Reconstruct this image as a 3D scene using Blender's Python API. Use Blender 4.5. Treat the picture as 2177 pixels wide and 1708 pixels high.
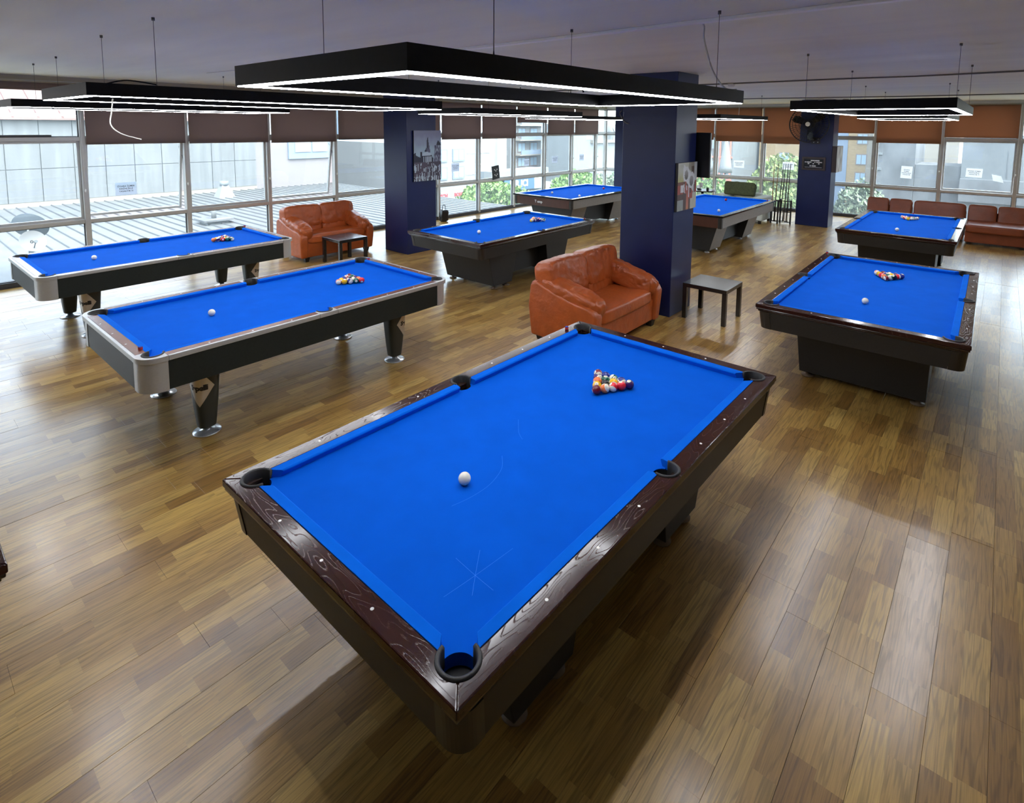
import bpy, bmesh, math, random
from mathutils import Vector, Matrix, noise
random.seed(7)
sc = bpy.context.scene
for o in list(bpy.data.objects):
    bpy.data.objects.remove(o)
COL = sc.collection
PI = math.pi

# ------------------------------------------------------------------ camera
# world axes: X runs along the long sides of the tables (and the left window wall), Y towards that wall
TH = math.radians(49.4)
F_PX, CX, CY, PITCH, ROLL, CAM_H = 1204.46, 1099.53, 391.29, 0.1034, 0.0079, 2.4014
W_PX, H_PX = 2177, 1708
cam = bpy.data.cameras.new('camera')
cam.sensor_fit = 'HORIZONTAL'; cam.sensor_width = 36.0
cam.lens = F_PX * 36.0 / W_PX
cam.shift_x = (W_PX / 2 - CX) / W_PX
cam.shift_y = (CY - H_PX / 2) / W_PX
cam.clip_start = 0.05; cam.clip_end = 400
camo = bpy.data.objects.new('camera', cam); COL.objects.link(camo)
right0 = Vector((math.cos(TH), -math.sin(TH), 0)); fwd0 = Vector((math.sin(TH), math.cos(TH), 0)); up0 = Vector((0, 0, 1))
fwd = fwd0 * math.cos(PITCH) - up0 * math.sin(PITCH)
up1 = fwd0 * math.sin(PITCH) + up0 * math.cos(PITCH)
rgt = right0 * math.cos(ROLL) + up1 * math.sin(ROLL)
upv = -right0 * math.sin(ROLL) + up1 * math.cos(ROLL)
camo.matrix_world = Matrix(((rgt.x, upv.x, -fwd.x, 0), (rgt.y, upv.y, -fwd.y, 0), (rgt.z, upv.z, -fwd.z, CAM_H), (0, 0, 0, 1)))
sc.camera = camo

# ------------------------------------------------------------------ world, sun, exposure
world = bpy.data.worlds.new('world'); sc.world = world; world.use_nodes = True
wn = world.node_tree.nodes; wl = world.node_tree.links; wn.clear()
sky = wn.new('ShaderNodeTexSky'); sky.sky_type = 'NISHITA'; sky.sun_disc = False
sky.sun_elevation = math.radians(58); sky.sun_rotation = math.radians(190); sky.dust_density = 2.5; sky.air_density = 1.0
bg = wn.new('ShaderNodeBackground'); bg.inputs['Strength'].default_value = 1.6
wo = wn.new('ShaderNodeOutputWorld')
hs = wn.new('ShaderNodeHueSaturation'); hs.inputs['Saturation'].default_value = 0.45   # hazy bright sky
wl.new(sky.outputs[0], hs.inputs['Color']); wl.new(hs.outputs[0], bg.inputs[0]); wl.new(bg.outputs[0], wo.inputs[0])
sun = bpy.data.lights.new('sun', 'SUN'); sun.energy = 0.7; sun.angle = 0.01; sun.color = (1.0, 0.95, 0.88)
suno = bpy.data.objects.new('sun', sun); COL.objects.link(suno)
suno.rotation_euler = Vector((-0.2, -1.0, 1.7)).to_track_quat('Z', 'Y').to_euler()
sc.view_settings.view_transform = 'Standard'; sc.view_settings.look = 'None'
sc.view_settings.exposure = 0.3; sc.view_settings.gamma = 1.0; sc.view_settings.use_curve_mapping = False
LED = 41.0
try:                                    # shorter light paths keep the full-size render quick
    sc.cycles.max_bounces = 5; sc.cycles.diffuse_bounces = 3; sc.cycles.glossy_bounces = 2; sc.cycles.adaptive_threshold = 0.1; sc.cycles.adaptive_min_samples = 16
except Exception: pass

# ------------------------------------------------------------------ helpers
def link(o, parent=None):
    COL.objects.link(o)
    if parent is not None: o.parent = parent
    return o
def tag(o, label=None, cat=None, group=None, kind=None):
    if label: o['label'] = label
    if cat: o['category'] = cat
    if group: o['group'] = group
    if kind: o['kind'] = kind
    return o
def thing(name, label, cat, loc=(0, 0, 0), rotz=0.0, group=None, kind=None):
    o = bpy.data.objects.new(name, None); o.empty_display_size = 0.1
    link(o); o.location = loc; o.rotation_euler = (0, 0, rotz)
    return tag(o, label, cat, group, kind)
def ob(name, me, parent=None, loc=(0, 0, 0), rot=(0, 0, 0)):
    o = bpy.data.objects.new(name, me); link(o, parent); o.location = loc; o.rotation_euler = rot
    return o
def dup(root, loc=None, rotz=None, label=None, group=None):
    def cp(o, par):
        c = o.copy(); COL.objects.link(c); c.parent = par
        for ch in list(o.children): cp(ch, c)
        return c
    kids = list(root.children)
    r = root.copy(); COL.objects.link(r)
    for ch in kids: cp(ch, r)
    if loc is not None: r.location = loc
    if rotz is not None: r.rotation_euler = (0, 0, rotz)
    if label: r['label'] = label
    if group: r['group'] = group
    return r
class MB:
    def __init__(s): s.v = []; s.f = []; s.m = []; s.sm = []
    def add(s, vs, fs, mi=0, smooth=False):
        b = len(s.v); s.v += [tuple(v) for v in vs]
        for f in fs: s.f.append([b + i for i in f]); s.m.append(mi); s.sm.append(smooth)
    def box(s, x0, x1, y0, y1, z0, z1, mi=0):
        s.add([(x0, y0, z0), (x1, y0, z0), (x1, y1, z0), (x0, y1, z0), (x0, y0, z1), (x1, y0, z1), (x1, y1, z1), (x0, y1, z1)],
              [(0, 3, 2, 1), (4, 5, 6, 7), (0, 1, 5, 4), (1, 2, 6, 5), (2, 3, 7, 6), (3, 0, 4, 7)], mi)
    def hexa(s, bot, top, mi=0):
        s.add(list(bot) + list(top), [(0, 3, 2, 1), (4, 5, 6, 7), (0, 1, 5, 4), (1, 2, 6, 5), (2, 3, 7, 6), (3, 0, 4, 7)], mi)
    def prism(s, poly, z0, z1, mi=0, mi_top=None, smooth=False):
        n = len(poly); a = sum(poly[i][0] * poly[(i + 1) % n][1] - poly[(i + 1) % n][0] * poly[i][1] for i in range(n))
        if a < 0: poly = poly[::-1]
        b = len(s.v); s.v += [(x, y, z0) for x, y in poly] + [(x, y, z1) for x, y in poly]
        s.f.append([b + i for i in range(n)][::-1]); s.m.append(mi); s.sm.append(False)
        s.f.append([b + n + i for i in range(n)]); s.m.append(mi if mi_top is None else mi_top); s.sm.append(False)
        for i in range(n):
            j = (i + 1) % n; s.f.append([b + i, b + j, b + n + j, b + n + i]); s.m.append(mi); s.sm.append(smooth)
    def lathe(s, prof, n=24, c=(0, 0), mi=0, smooth=True):
        b = len(s.v)
        for r, z in prof:
            for k in range(n):
                a = 2 * PI * k / n; s.v.append((c[0] + r * math.cos(a), c[1] + r * math.sin(a), z))
        for i in range(len(prof) - 1):
            for k in range(n):
                k2 = (k + 1) % n
                s.f.append([b + i * n + k, b + i * n + k2, b + (i + 1) * n + k2, b + (i + 1) * n + k]); s.m.append(mi); s.sm.append(smooth)
        s.f.append([b + k for k in range(n)][::-1]); s.m.append(mi); s.sm.append(False)
        t = b + (len(prof) - 1) * n
        s.f.append([t + k for k in range(n)]); s.m.append(mi); s.sm.append(False)
    def tube(s, pts, r, n=8, mi=0):
        pts = [Vector(p) for p in pts]; b = len(s.v)
        for i, p in enumerate(pts):
            d = (pts[min(i + 1, len(pts) - 1)] - pts[max(i - 1, 0)]).normalized()
            a = d.orthogonal().normalized() if abs(d.z) > 0.9 else d.cross(Vector((0, 0, 1))).normalized()
            c = d.cross(a)
            rr = r[i] if isinstance(r, (list, tuple)) else r
            for k in range(n):
                t = 2 * PI * k / n; q = p + a * (rr * math.cos(t)) + c * (rr * math.sin(t)); s.v.append(tuple(q))
        for i in range(len(pts) - 1):
            for k in range(n):
                k2 = (k + 1) % n
                s.f.append([b + i * n + k, b + i * n + k2, b + (i + 1) * n + k2, b + (i + 1) * n + k]); s.m.append(mi); s.sm.append(True)
        s.f.append([b + k for k in range(n)][::-1]); s.m.append(mi); s.sm.append(False)
        t = b + (len(pts) - 1) * n; s.f.append([t + k for k in range(n)]); s.m.append(mi); s.sm.append(False)
    def mesh(s, name, mats, bevel=0.0, segs=2, angle=40):
        me = bpy.data.meshes.new(name); me.from_pydata(s.v, [], s.f)
        for m in (mats if isinstance(mats, (list, tuple)) else [mats]): me.materials.append(m)
        me.polygons.foreach_set('material_index', s.m); me.polygons.foreach_set('use_smooth', s.sm)
        if bevel:
            bm = bmesh.new(); bm.from_mesh(me); bmesh.ops.recalc_face_normals(bm, faces=bm.faces)
            ed = [e for e in bm.edges if len(e.link_faces) == 2 and e.calc_face_angle(0) > math.radians(angle)]
            bmesh.ops.bevel(bm, geom=ed, offset=bevel, segments=segs, profile=0.5, affect='EDGES', clamp_overlap=True)
            bm.to_mesh(me); bm.free()
        me.update(); return me
    def build(s, name, mats, parent=None, bevel=0.0, segs=2, loc=(0, 0, 0), rot=(0, 0, 0), angle=40):
        return ob(name, s.mesh(name, mats, bevel, segs, angle), parent, loc, rot)
def boxo(name, x0, x1, y0, y1, z0, z1, mat, parent=None, bevel=0.0, segs=2):
    m = MB(); m.box(x0, x1, y0, y1, z0, z1); return m.build(name, mat, parent, bevel, segs)
def cushion(name, size, mat, parent, loc, rot=(0, 0, 0), k=4.0, wr=0.004, seed=0, cuts=11, wf=9.0, fold=None, fa=0.006):
    bm = bmesh.new(); bmesh.ops.create_cube(bm, size=2.0)
    bmesh.ops.subdivide_edges(bm, edges=bm.edges[:], cuts=cuts, use_grid_fill=True)
    for v in bm.verts:
        p = v.co.copy(); n = (abs(p.x) ** k + abs(p.y) ** k + abs(p.z) ** k) ** (1 / k); q = p / n
        v.co = Vector((q.x * size[0] / 2, q.y * size[1] / 2, q.z * size[2] / 2))
    bm.normal_update()
    for v in bm.verts:
        d = noise.noise(v.co * wf + Vector((seed * 3.7, 1.3, seed))) + 0.5 * noise.noise(v.co * wf * 2.3 + Vector((seed, 7, 3)))
        v.co += v.normal * d * wr
        if fold:
            q = Vector((v.co.x * fold[0], v.co.y * fold[1], v.co.z * fold[2] + seed * 2.1)); r = noise.noise(q)
            edge = min(1.0, 0.35 + 1.3 * max(abs(v.co.x) / size[0] * 2, abs(v.co.z) / size[2] * 2 if fold[0] > fold[1] else 0) ** 3) if fold[0] > fold[1] else 1.0
            v.co -= v.normal * fa * edge * max(0.0, 1 - abs(r) * 7)
    me = bpy.data.meshes.new(name); bm.to_mesh(me); bm.free(); me.materials.append(mat)
    me.polygons.foreach_set('use_smooth', [True] * len(me.polygons)); me.update()
    return ob(name, me, parent, loc, rot)
def text_mesh(name, body, size, mat, thick=0.0, extrude=0.001, align='CENTER', spacing=1.0, line=1.0):
    cu = bpy.data.curves.new(name, 'FONT'); cu.body = body; cu.size = size; cu.extrude = extrude; cu.offset = thick
    cu.align_x = align; cu.align_y = 'CENTER'; cu.space_character = spacing; cu.space_line = line; cu.resolution_u = 2
    o = bpy.data.objects.new(name, cu); COL.objects.link(o)
    dg = bpy.context.evaluated_depsgraph_get(); dg.update()
    me = bpy.data.meshes.new_from_object(o.evaluated_get(dg)); me.name = name
    bpy.data.objects.remove(o); bpy.data.curves.remove(cu)
    me.materials.clear(); me.materials.append(mat)
    return me

# ------------------------------------------------------------------ materials
def new_mat(name):
    m = bpy.data.materials.new(name); m.use_nodes = True; nt = m.node_tree
    return m, nt.nodes, nt.links, nt.nodes['Principled BSDF']
def pm(name, col, rough=0.5, metal=0.0, spec=0.5, coat=0.0, coat_r=0.1, sheen=0.0, noise_amt=0.0, noise_scale=20.0, bump=0.0, bump_scale=200.0, emis=None, emis_s=0.0, stretch=None, trans=0.0):
    m, N, L, P = new_mat(name)
    P.inputs['Base Color'].default_value = (*col, 1); P.inputs['Roughness'].default_value = rough
    P.inputs['Metallic'].default_value = metal; P.inputs['Specular IOR Level'].default_value = spec
    P.inputs['Coat Weight'].default_value = coat; P.inputs['Coat Roughness'].default_value = coat_r
    P.inputs['Sheen Weight'].default_value = sheen
    if emis: P.inputs['Emission Color'].default_value = (*emis, 1); P.inputs['Emission Strength'].default_value = emis_s
    if noise_amt or bump:
        tc = N.new('ShaderNodeTexCoord'); mp = N.new('ShaderNodeMapping'); L.new(tc.outputs['Object'], mp.inputs[0])
        if stretch: mp.inputs['Scale'].default_value = stretch
    if noise_amt:
        nz = N.new('ShaderNodeTexNoise'); nz.inputs['Scale'].default_value = noise_scale; nz.inputs['Detail'].default_value = 5
        L.new(mp.outputs[0], nz.inputs['Vector'])
        mr = N.new('ShaderNodeMapRange'); mr.inputs[1].default_value = 0.3; mr.inputs[2].default_value = 0.7
        mr.inputs[3].default_value = 1 - noise_amt; mr.inputs[4].default_value = 1 + noise_amt
        L.new(nz.outputs['Fac'], mr.inputs[0])
        mx = N.new('ShaderNodeVectorMath'); mx.operation = 'SCALE'; mx.inputs[0].default_value = col
        L.new(mr.outputs[0], mx.inputs['Scale']); L.new(mx.outputs[0], P.inputs['Base Color'])
    if bump:
        nb = N.new('ShaderNodeTexNoise'); nb.inputs['Scale'].default_value = bump_scale; nb.inputs['Detail'].default_value = 4
        L.new(mp.outputs[0], nb.inputs['Vector'])
        bp = N.new('ShaderNodeBump'); bp.inputs['Strength'].default_value = bump; bp.inputs['Distance'].default_value = 0.01
        L.new(nb.outputs['Fac'], bp.inputs['Height']); L.new(bp.outputs[0], P.inputs['Normal'])
    return m
def math_node(N, L, op, a, b=None, c=None):
    n = N.new('ShaderNodeMath'); n.operation = op
    for i, x in enumerate((a, b, c)):
        if x is None: continue
        if isinstance(x, (int, float)): n.inputs[i].default_value = x
        else: L.new(x, n.inputs[i])
    return n.outputs[0]
ROW0, PW, PL = 0.07, 0.195, 1.217
def floor_mat(name, light=False):
    m, N, L, P = new_mat(name)
    geo = N.new('ShaderNodeNewGeometry'); sp = N.new('ShaderNodeSeparateXYZ'); L.new(geo.outputs['Position'], sp.inputs[0])
    X, Y = sp.outputs[0], sp.outputs[1]
    row = math_node(N, L, 'FLOOR', math_node(N, L, 'DIVIDE', math_node(N, L, 'SUBTRACT', Y, ROW0), PW / 2))
    w1 = N.new('ShaderNodeTexWhiteNoise'); w1.noise_dimensions = '1D'; L.new(row, w1.inputs['W'])
    xo = math_node(N, L, 'ADD', X, math_node(N, L, 'MULTIPLY', w1.outputs['Value'], 5.0))
    brd = math_node(N, L, 'FLOOR', math_node(N, L, 'DIVIDE', xo, 0.41))
    cmb = N.new('ShaderNodeCombineXYZ'); L.new(row, cmb.inputs[0]); L.new(brd, cmb.inputs[1])
    w2 = N.new('ShaderNodeTexWhiteNoise'); w2.noise_dimensions = '3D'; L.new(cmb.outputs[0], w2.inputs['Vector'])
    # grain, stretched along the boards, shifted per board
    cv = N.new('ShaderNodeCombineXYZ'); L.new(math_node(N, L, 'MULTIPLY', X, 0.75), cv.inputs[0]); L.new(math_node(N, L, 'MULTIPLY', Y, 13.0), cv.inputs[1])
    L.new(math_node(N, L, 'MULTIPLY', w2.outputs['Value'], 37.0), cv.inputs[2])
    nz = N.new('ShaderNodeTexNoise'); nz.inputs['Scale'].default_value = 1.6; nz.inputs['Detail'].default_value = 2.5; L.new(cv.outputs[0], nz.inputs['Vector'])
    rings = math_node(N, L, 'SINE', math_node(N, L, 'MULTIPLY', nz.outputs['Fac'], 44.0))
    rm = N.new('ShaderNodeMapRange'); L.new(rings, rm.inputs[0]); rm.inputs[1].default_value = 0.2; rm.inputs[2].default_value = 1.0; rm.inputs[3].default_value = 1.0; rm.inputs[4].default_value = 0.68
    cf = N.new('ShaderNodeCombineXYZ'); L.new(math_node(N, L, 'MULTIPLY', X, 7.0), cf.inputs[0]); L.new(math_node(N, L, 'MULTIPLY', Y, 190.0), cf.inputs[1]); L.new(w2.outputs['Value'], cf.inputs[2])
    nf = N.new('ShaderNodeTexNoise'); nf.inputs['Scale'].default_value = 1.0; nf.inputs['Detail'].default_value = 3; L.new(cf.outputs[0], nf.inputs['Vector'])
    fm = N.new('ShaderNodeMapRange'); L.new(nf.outputs['Fac'], fm.inputs[0]); fm.inputs[1].default_value = 0.3; fm.inputs[2].default_value = 0.7; fm.inputs[3].default_value = 0.78; fm.inputs[4].default_value = 1.15
    ramp = N.new('ShaderNodeValToRGB'); L.new(w2.outputs['Value'], ramp.inputs[0])
    stops = [(0.0, (0.25, 0.128, 0.029)), (0.35, (0.365, 0.204, 0.048)), (0.7, (0.43, 0.256, 0.064)), (1.0, (0.52, 0.332, 0.092))]
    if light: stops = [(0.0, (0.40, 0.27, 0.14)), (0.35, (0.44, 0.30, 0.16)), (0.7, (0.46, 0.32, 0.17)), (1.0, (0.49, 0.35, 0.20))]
    el = ramp.color_ramp.elements
    el[0].position, el[0].color = stops[0][0], (*stops[0][1], 1); el[1].position, el[1].color = stops[-1][0], (*stops[-1][1], 1)
    for p, c in stops[1:-1]:
        e = el.new(p); e.color = (*c, 1)
    k = math_node(N, L, 'MULTIPLY', rm.outputs[0], fm.outputs[0])
    sx = N.new('ShaderNodeVectorMath'); sx.operation = 'SCALE'; L.new(ramp.outputs[0], sx.inputs[0]); L.new(k, sx.inputs['Scale'])
    L.new(sx.outputs[0], P.inputs['Base Color'])
    P.inputs['Specular IOR Level'].default_value = 0.5; P.inputs['Coat Weight'].default_value = 0.42; P.inputs['Coat IOR'].default_value = 1.6; P.inputs['Coat Roughness'].default_value = 0.20
    nr = N.new('ShaderNodeTexNoise'); nr.inputs['Scale'].default_value = 1.3; nr.inputs['Detail'].default_value = 5; L.new(geo.outputs['Position'], nr.inputs['Vector'])
    rr = N.new('ShaderNodeMapRange'); L.new(nr.outputs['Fac'], rr.inputs[0]); rr.inputs[1].default_value = 0.3; rr.inputs[2].default_value = 0.7; rr.inputs[3].default_value = 0.28; rr.inputs[4].default_value = 0.40
    L.new(rr.outputs[0], P.inputs['Roughness'])
    bp = N.new('ShaderNodeBump'); bp.inputs['Strength'].default_value = 0.12; bp.inputs['Distance'].default_value = 0.002
    L.new(k, bp.inputs['Height']); L.new(bp.outputs[0], P.inputs['Normal'])
    return m
def rail_wood(name, dark, mid, hi, rough=0.12):
    m, N, L, P = new_mat(name)
    tc = N.new('ShaderNodeTexCoord'); mp = N.new('ShaderNodeMapping'); L.new(tc.outputs['Object'], mp.inputs[0])
    mp.inputs['Scale'].default_value = (0.55, 2.4, 1.0)
    nz = N.new('ShaderNodeTexNoise'); nz.inputs['Scale'].default_value = 3.2; nz.inputs['Detail'].default_value = 2; L.new(mp.outputs[0], nz.inputs['Vector'])
    rings = math_node(N, L, 'SINE', math_node(N, L, 'MULTIPLY', nz.outputs['Fac'], 150.0))
    pores = N.new('ShaderNodeTexNoise'); pores.inputs['Scale'].default_value = 160; pores.inputs['Detail'].default_value = 2; L.new(mp.outputs[0], pores.inputs['Vector'])
    r1 = N.new('ShaderNodeMapRange'); L.new(rings, r1.inputs[0]); r1.inputs[1].default_value = 0.80; r1.inputs[2].default_value = 1.0
    r2 = N.new('ShaderNodeMapRange'); L.new(pores.outputs['Fac'], r2.inputs[0]); r2.inputs[1].default_value = 0.4; r2.inputs[2].default_value = 0.6
    line = math_node(N, L, 'MULTIPLY', r1.outputs[0], r2.outputs[0])
    n2 = N.new('ShaderNodeTexNoise'); n2.inputs['Scale'].default_value = 6.0; n2.inputs['Detail'].default_value = 3; L.new(mp.outputs[0], n2.inputs['Vector'])
    mx = N.new('ShaderNodeMix'); mx.data_type = 'RGBA'; L.new(n2.outputs['Fac'], mx.inputs[0]); mx.inputs[6].default_value = (*dark, 1); mx.inputs[7].default_value = (*mid, 1)
    m2 = N.new('ShaderNodeMix'); m2.data_type = 'RGBA'; L.new(math_node(N, L, 'MULTIPLY', line, 0.25), m2.inputs[0]); L.new(mx.outputs[2], m2.inputs[6]); m2.inputs[7].default_value = (*hi, 1)
    L.new(m2.outputs[2], P.inputs['Base Color']); P.inputs['Roughness'].default_value = rough; P.inputs['Specular IOR Level'].default_value = 0.38
    bp = N.new('ShaderNodeBump'); bp.inputs['Strength'].default_value = 0.15; bp.inputs['Distance'].default_value = 0.002
    L.new(line, bp.inputs['Height']); L.new(bp.outputs[0], P.inputs['Normal'])
    return m
def glass_mat(name, tint, haze=0.03):  # mixes a pale translucent veil into the panes for haze outside
    m = bpy.data.materials.new(name); m.use_nodes = True; N = m.node_tree.nodes; L = m.node_tree.links; N.clear()
    out = N.new('ShaderNodeOutputMaterial'); tr = N.new('ShaderNodeBsdfTransparent'); tr.inputs[0].default_value = (*tint, 1)
    gl = N.new('ShaderNodeBsdfGlossy'); gl.inputs['Roughness'].default_value = 0.01; gl.inputs[0].default_value = (0.9, 0.95, 0.95, 1)
    lw = N.new('ShaderNodeLayerWeight'); lw.inputs[0].default_value = 0.5
    pw = N.new('ShaderNodeMath'); pw.operation = 'POWER'; L.new(lw.outputs['Facing'], pw.inputs[0]); pw.inputs[1].default_value = 4.0
    fr = N.new('ShaderNodeMath'); fr.operation = 'MULTIPLY_ADD'; L.new(pw.outputs[0], fr.inputs[0]); fr.inputs[1].default_value = 0.35; fr.inputs[2].default_value = 0.025
    mx = N.new('ShaderNodeMixShader'); L.new(fr.outputs[0], mx.inputs[0]); L.new(tr.outputs[0], mx.inputs[1]); L.new(gl.outputs[0], mx.inputs[2])
    tl = N.new('ShaderNodeBsdfTranslucent'); tl.inputs[0].default_value = (0.85, 0.97, 1.0, 1)
    m2 = N.new('ShaderNodeMixShader'); m2.inputs[0].default_value = haze; L.new(mx.outputs[0], m2.inputs[1]); L.new(tl.outputs[0], m2.inputs[2])
    L.new(m2.outputs[0], out.inputs[0]); return m
def leaf_mat(name, c1, c2):
    m, N, L, P = new_mat(name)
    geo = N.new('ShaderNodeNewGeometry'); nz = N.new('ShaderNodeTexNoise'); nz.inputs['Scale'].default_value = 2.2; nz.inputs['Detail'].default_value = 4
    L.new(geo.outputs['Position'], nz.inputs['Vector'])
    mr = N.new('ShaderNodeMapRange'); L.new(nz.outputs['Fac'], mr.inputs[0]); mr.inputs[1].default_value = 0.35; mr.inputs[2].default_value = 0.65
    mx = N.new('ShaderNodeMix'); mx.data_type = 'RGBA'; L.new(mr.outputs[0], mx.inputs[0]); mx.inputs[6].default_value = (*c1, 1); mx.inputs[7].default_value = (*c2, 1)
    L.new(mx.outputs[2], P.inputs['Base Color']); P.inputs['Roughness'].default_value = 0.6
    return m
def attr_mat(name, rough=0.5):
    m, N, L, P = new_mat(name); at = N.new('ShaderNodeAttribute'); at.attribute_name = 'Col'
    L.new(at.outputs['Color'], P.inputs['Base Color']); P.inputs['Roughness'].default_value = rough; return m
def ball_mat(name, col, stripe, cue=False):
    m, N, L, P = new_mat(name); P.inputs['Roughness'].default_value = 0.08; P.inputs['Coat Weight'].default_value = 0.3
    white = (0.80, 0.76, 0.62)
    if cue: P.inputs['Base Color'].default_value = (0.82, 0.79, 0.66, 1); return m
    tc = N.new('ShaderNodeTexCoord'); sp = N.new('ShaderNodeSeparateXYZ'); L.new(tc.outputs['Object'], sp.inputs[0])
    r = 0.0286
    spot = math_node(N, L, 'MAXIMUM', math_node(N, L, 'GREATER_THAN', sp.outputs[0], r * 0.90), math_node(N, L, 'LESS_THAN', sp.outputs[0], -r * 0.90))
    if stripe:
        band = math_node(N, L, 'LESS_THAN', math_node(N, L, 'ABSOLUTE', sp.outputs[2]), r * 0.52)
        a = N.new('ShaderNodeMix'); a.data_type = 'RGBA'; L.new(band, a.inputs[0]); a.inputs[6].default_value = (*white, 1); a.inputs[7].default_value = (*col, 1); src = a.outputs[2]
    else:
        rgb = N.new('ShaderNodeRGB'); rgb.outputs[0].default_value = (*col, 1); src = rgb.outputs[0]
    b = N.new('ShaderNodeMix'); b.data_type = 'RGBA'; L.new(spot, b.inputs[0]); L.new(src, b.inputs[6]); b.inputs[7].default_value = (*white, 1)
    L.new(b.outputs[2], P.inputs['Base Color']); return m
def blind_mat(name, col):
    m = bpy.data.materials.new(name); m.use_nodes = True; N = m.node_tree.nodes; L = m.node_tree.links; P = N['Principled BSDF']
    P.inputs['Base Color'].default_value = (*col, 1); P.inputs['Roughness'].default_value = 0.85; P.inputs['Specular IOR Level'].default_value = 0.2
    tl = N.new('ShaderNodeBsdfTranslucent'); tl.inputs[0].default_value = (*col, 1)
    mx = N.new('ShaderNodeMixShader'); mx.inputs[0].default_value = 0.6
    L.new(P.outputs[0], mx.inputs[1]); L.new(tl.outputs[0], mx.inputs[2]); L.new(mx.outputs[0], N['Material Output'].inputs[0])
    return m

M = {}
M['floor'] = floor_mat('laminate_oak'); M['floor_light'] = floor_mat('laminate_bleached', True)
M['joint'] = pm('floor_joint', (0.03, 0.018, 0.01), 0.8)
M['cloth'] = pm('blue_cloth', (0.0006, 0.094, 0.575), 0.9, spec=0.05, noise_amt=0.05, noise_scale=6, bump=0.15, bump_scale=900)
M['chalkmark'] = pm('chalk_mark', (0.03, 0.20, 0.78), 0.9)
M['cloth_lit'] = pm('blue_cloth_lit', (0.0008, 0.120, 0.65), 0.9, spec=0.05, noise_amt=0.05, noise_scale=6, bump=0.15, bump_scale=900)  # lighter than the bed cloth: light on the angled cushions put into colour
M['wood'] = rail_wood('mahogany_gloss', (0.018, 0.0065, 0.005), (0.045, 0.014, 0.010), (0.16, 0.10, 0.08))
M['moulding'] = pm('mahogany_moulding', (0.022, 0.009, 0.006), 0.18, coat=0.5, coat_r=0.08, noise_amt=0.3, noise_scale=30, stretch=(1, 1, 6))
M['skirt'] = pm('charcoal_laminate', (0.017, 0.0165, 0.016), 0.5, noise_amt=0.12, noise_scale=60, bump=0.05, bump_scale=400)
M['skirt_dark'] = pm('black_laminate', (0.012, 0.012, 0.012), 0.5, noise_amt=0.1, noise_scale=60)
M['post'] = pm('corner_post', (0.020, 0.018, 0.017), 0.35)
M['rubber'] = pm('black_rubber', (0.012, 0.012, 0.013), 0.55, bump=0.1, bump_scale=300)
M['pit'] = pm('pocket_net', (0.004, 0.004, 0.004), 0.9)
M['sight'] = pm('sight_inlay', (0.75, 0.74, 0.70), 0.25)
M['silver'] = pm('brushed_silver', (0.50, 0.51, 0.51), 0.40, metal=0.45, noise_amt=0.06, noise_scale=50, stretch=(1, 1, 8))
M['rail_brown'] = pm('brown_rail_laminate', (0.16, 0.072, 0.055), 0.25, noise_amt=0.12, noise_scale=40, stretch=(1, 8, 1))
M['cab_grey'] = pm('green_grey_laminate', (0.014, 0.019, 0.018), 0.5, spec=0.3, noise_amt=0.1, noise_scale=60)
M['leg_grey'] = pm('leg_green_grey', (0.020, 0.025, 0.022), 0.4)
M['badge'] = pm('badge_plate', (0.50, 0.47, 0.42), 0.35, metal=0.6)
M['ink'] = pm('black_ink', (0.01, 0.01, 0.01), 0.5)
M['white_ink'] = pm('white_print', (0.8, 0.8, 0.8), 0.5)
M['chrome'] = pm('chrome', (0.66, 0.68, 0.70), 0.28, metal=0.8)
M['apron_brown'] = rail_wood('walnut_apron', (0.07, 0.025, 0.016), (0.10, 0.035, 0.022), (0.14, 0.06, 0.04), 0.3)
M['apron_grey'] = pm('grey_brown_laminate', (0.20, 0.18, 0.165), 0.35, noise_amt=0.12, noise_scale=40)
M['leather'] = pm('tan_leather', (0.40, 0.084, 0.017), 0.36, spec=0.5, noise_amt=0.14, noise_scale=7, bump=0.7, bump_scale=17)
M['leather_dark'] = pm('chestnut_leather', (0.24, 0.055, 0.018), 0.38, spec=0.5, noise_amt=0.12, noise_scale=7, bump=0.3, bump_scale=22)
M['foot'] = pm('black_wood_foot', (0.012, 0.010, 0.010), 0.45)
M['foot_pad'] = pm('wood_foot_pad', (0.13, 0.085, 0.05), 0.6)
M['side_black'] = pm('black_brown_table', (0.014, 0.013, 0.015), 0.22, coat=0.3)
M['navy'] = pm('navy_paint', (0.006, 0.013, 0.072), 0.36, spec=0.4, noise_amt=0.10, noise_scale=3, bump=0.03, bump_scale=14)
M['ceiling'] = pm('ceiling_paint', (0.86, 0.88, 0.75), 0.6, noise_amt=0.05, noise_scale=1.2, stretch=(2.5, 0.35, 1), bump=0.25, bump_scale=2.5)
M['wallpaint'] = pm('white_wall_paint', (0.78, 0.76, 0.73), 0.7, noise_amt=0.04, noise_scale=3)
M['white_trim'] = pm('white_trim', (0.72, 0.72, 0.68), 0.45)
M['trunk'] = pm('white_pvc', (0.95, 0.95, 0.92), 0.4)
M['beige_trim'] = pm('beige_blind_box', (0.40, 0.35, 0.27), 0.5)
M['alu'] = pm('window_aluminium', (0.50, 0.50, 0.48), 0.38, metal=0.25, noise_amt=0.04, noise_scale=10)
M['alu_dark'] = pm('window_gasket', (0.05, 0.05, 0.055), 0.5)
M['glass'] = glass_mat('window_glass', (0.925, 0.98, 0.985)); 
M['blind1'] = blind_mat('blind_taupe', (0.29, 0.22, 0.20)); M['blind2'] = blind_mat('blind_brown', (0.38, 0.21, 0.13))
M['lamp_black'] = pm('lamp_black', (0.008, 0.008, 0.009), 0.5, spec=0.15, noise_amt=0.2, noise_scale=40)
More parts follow.
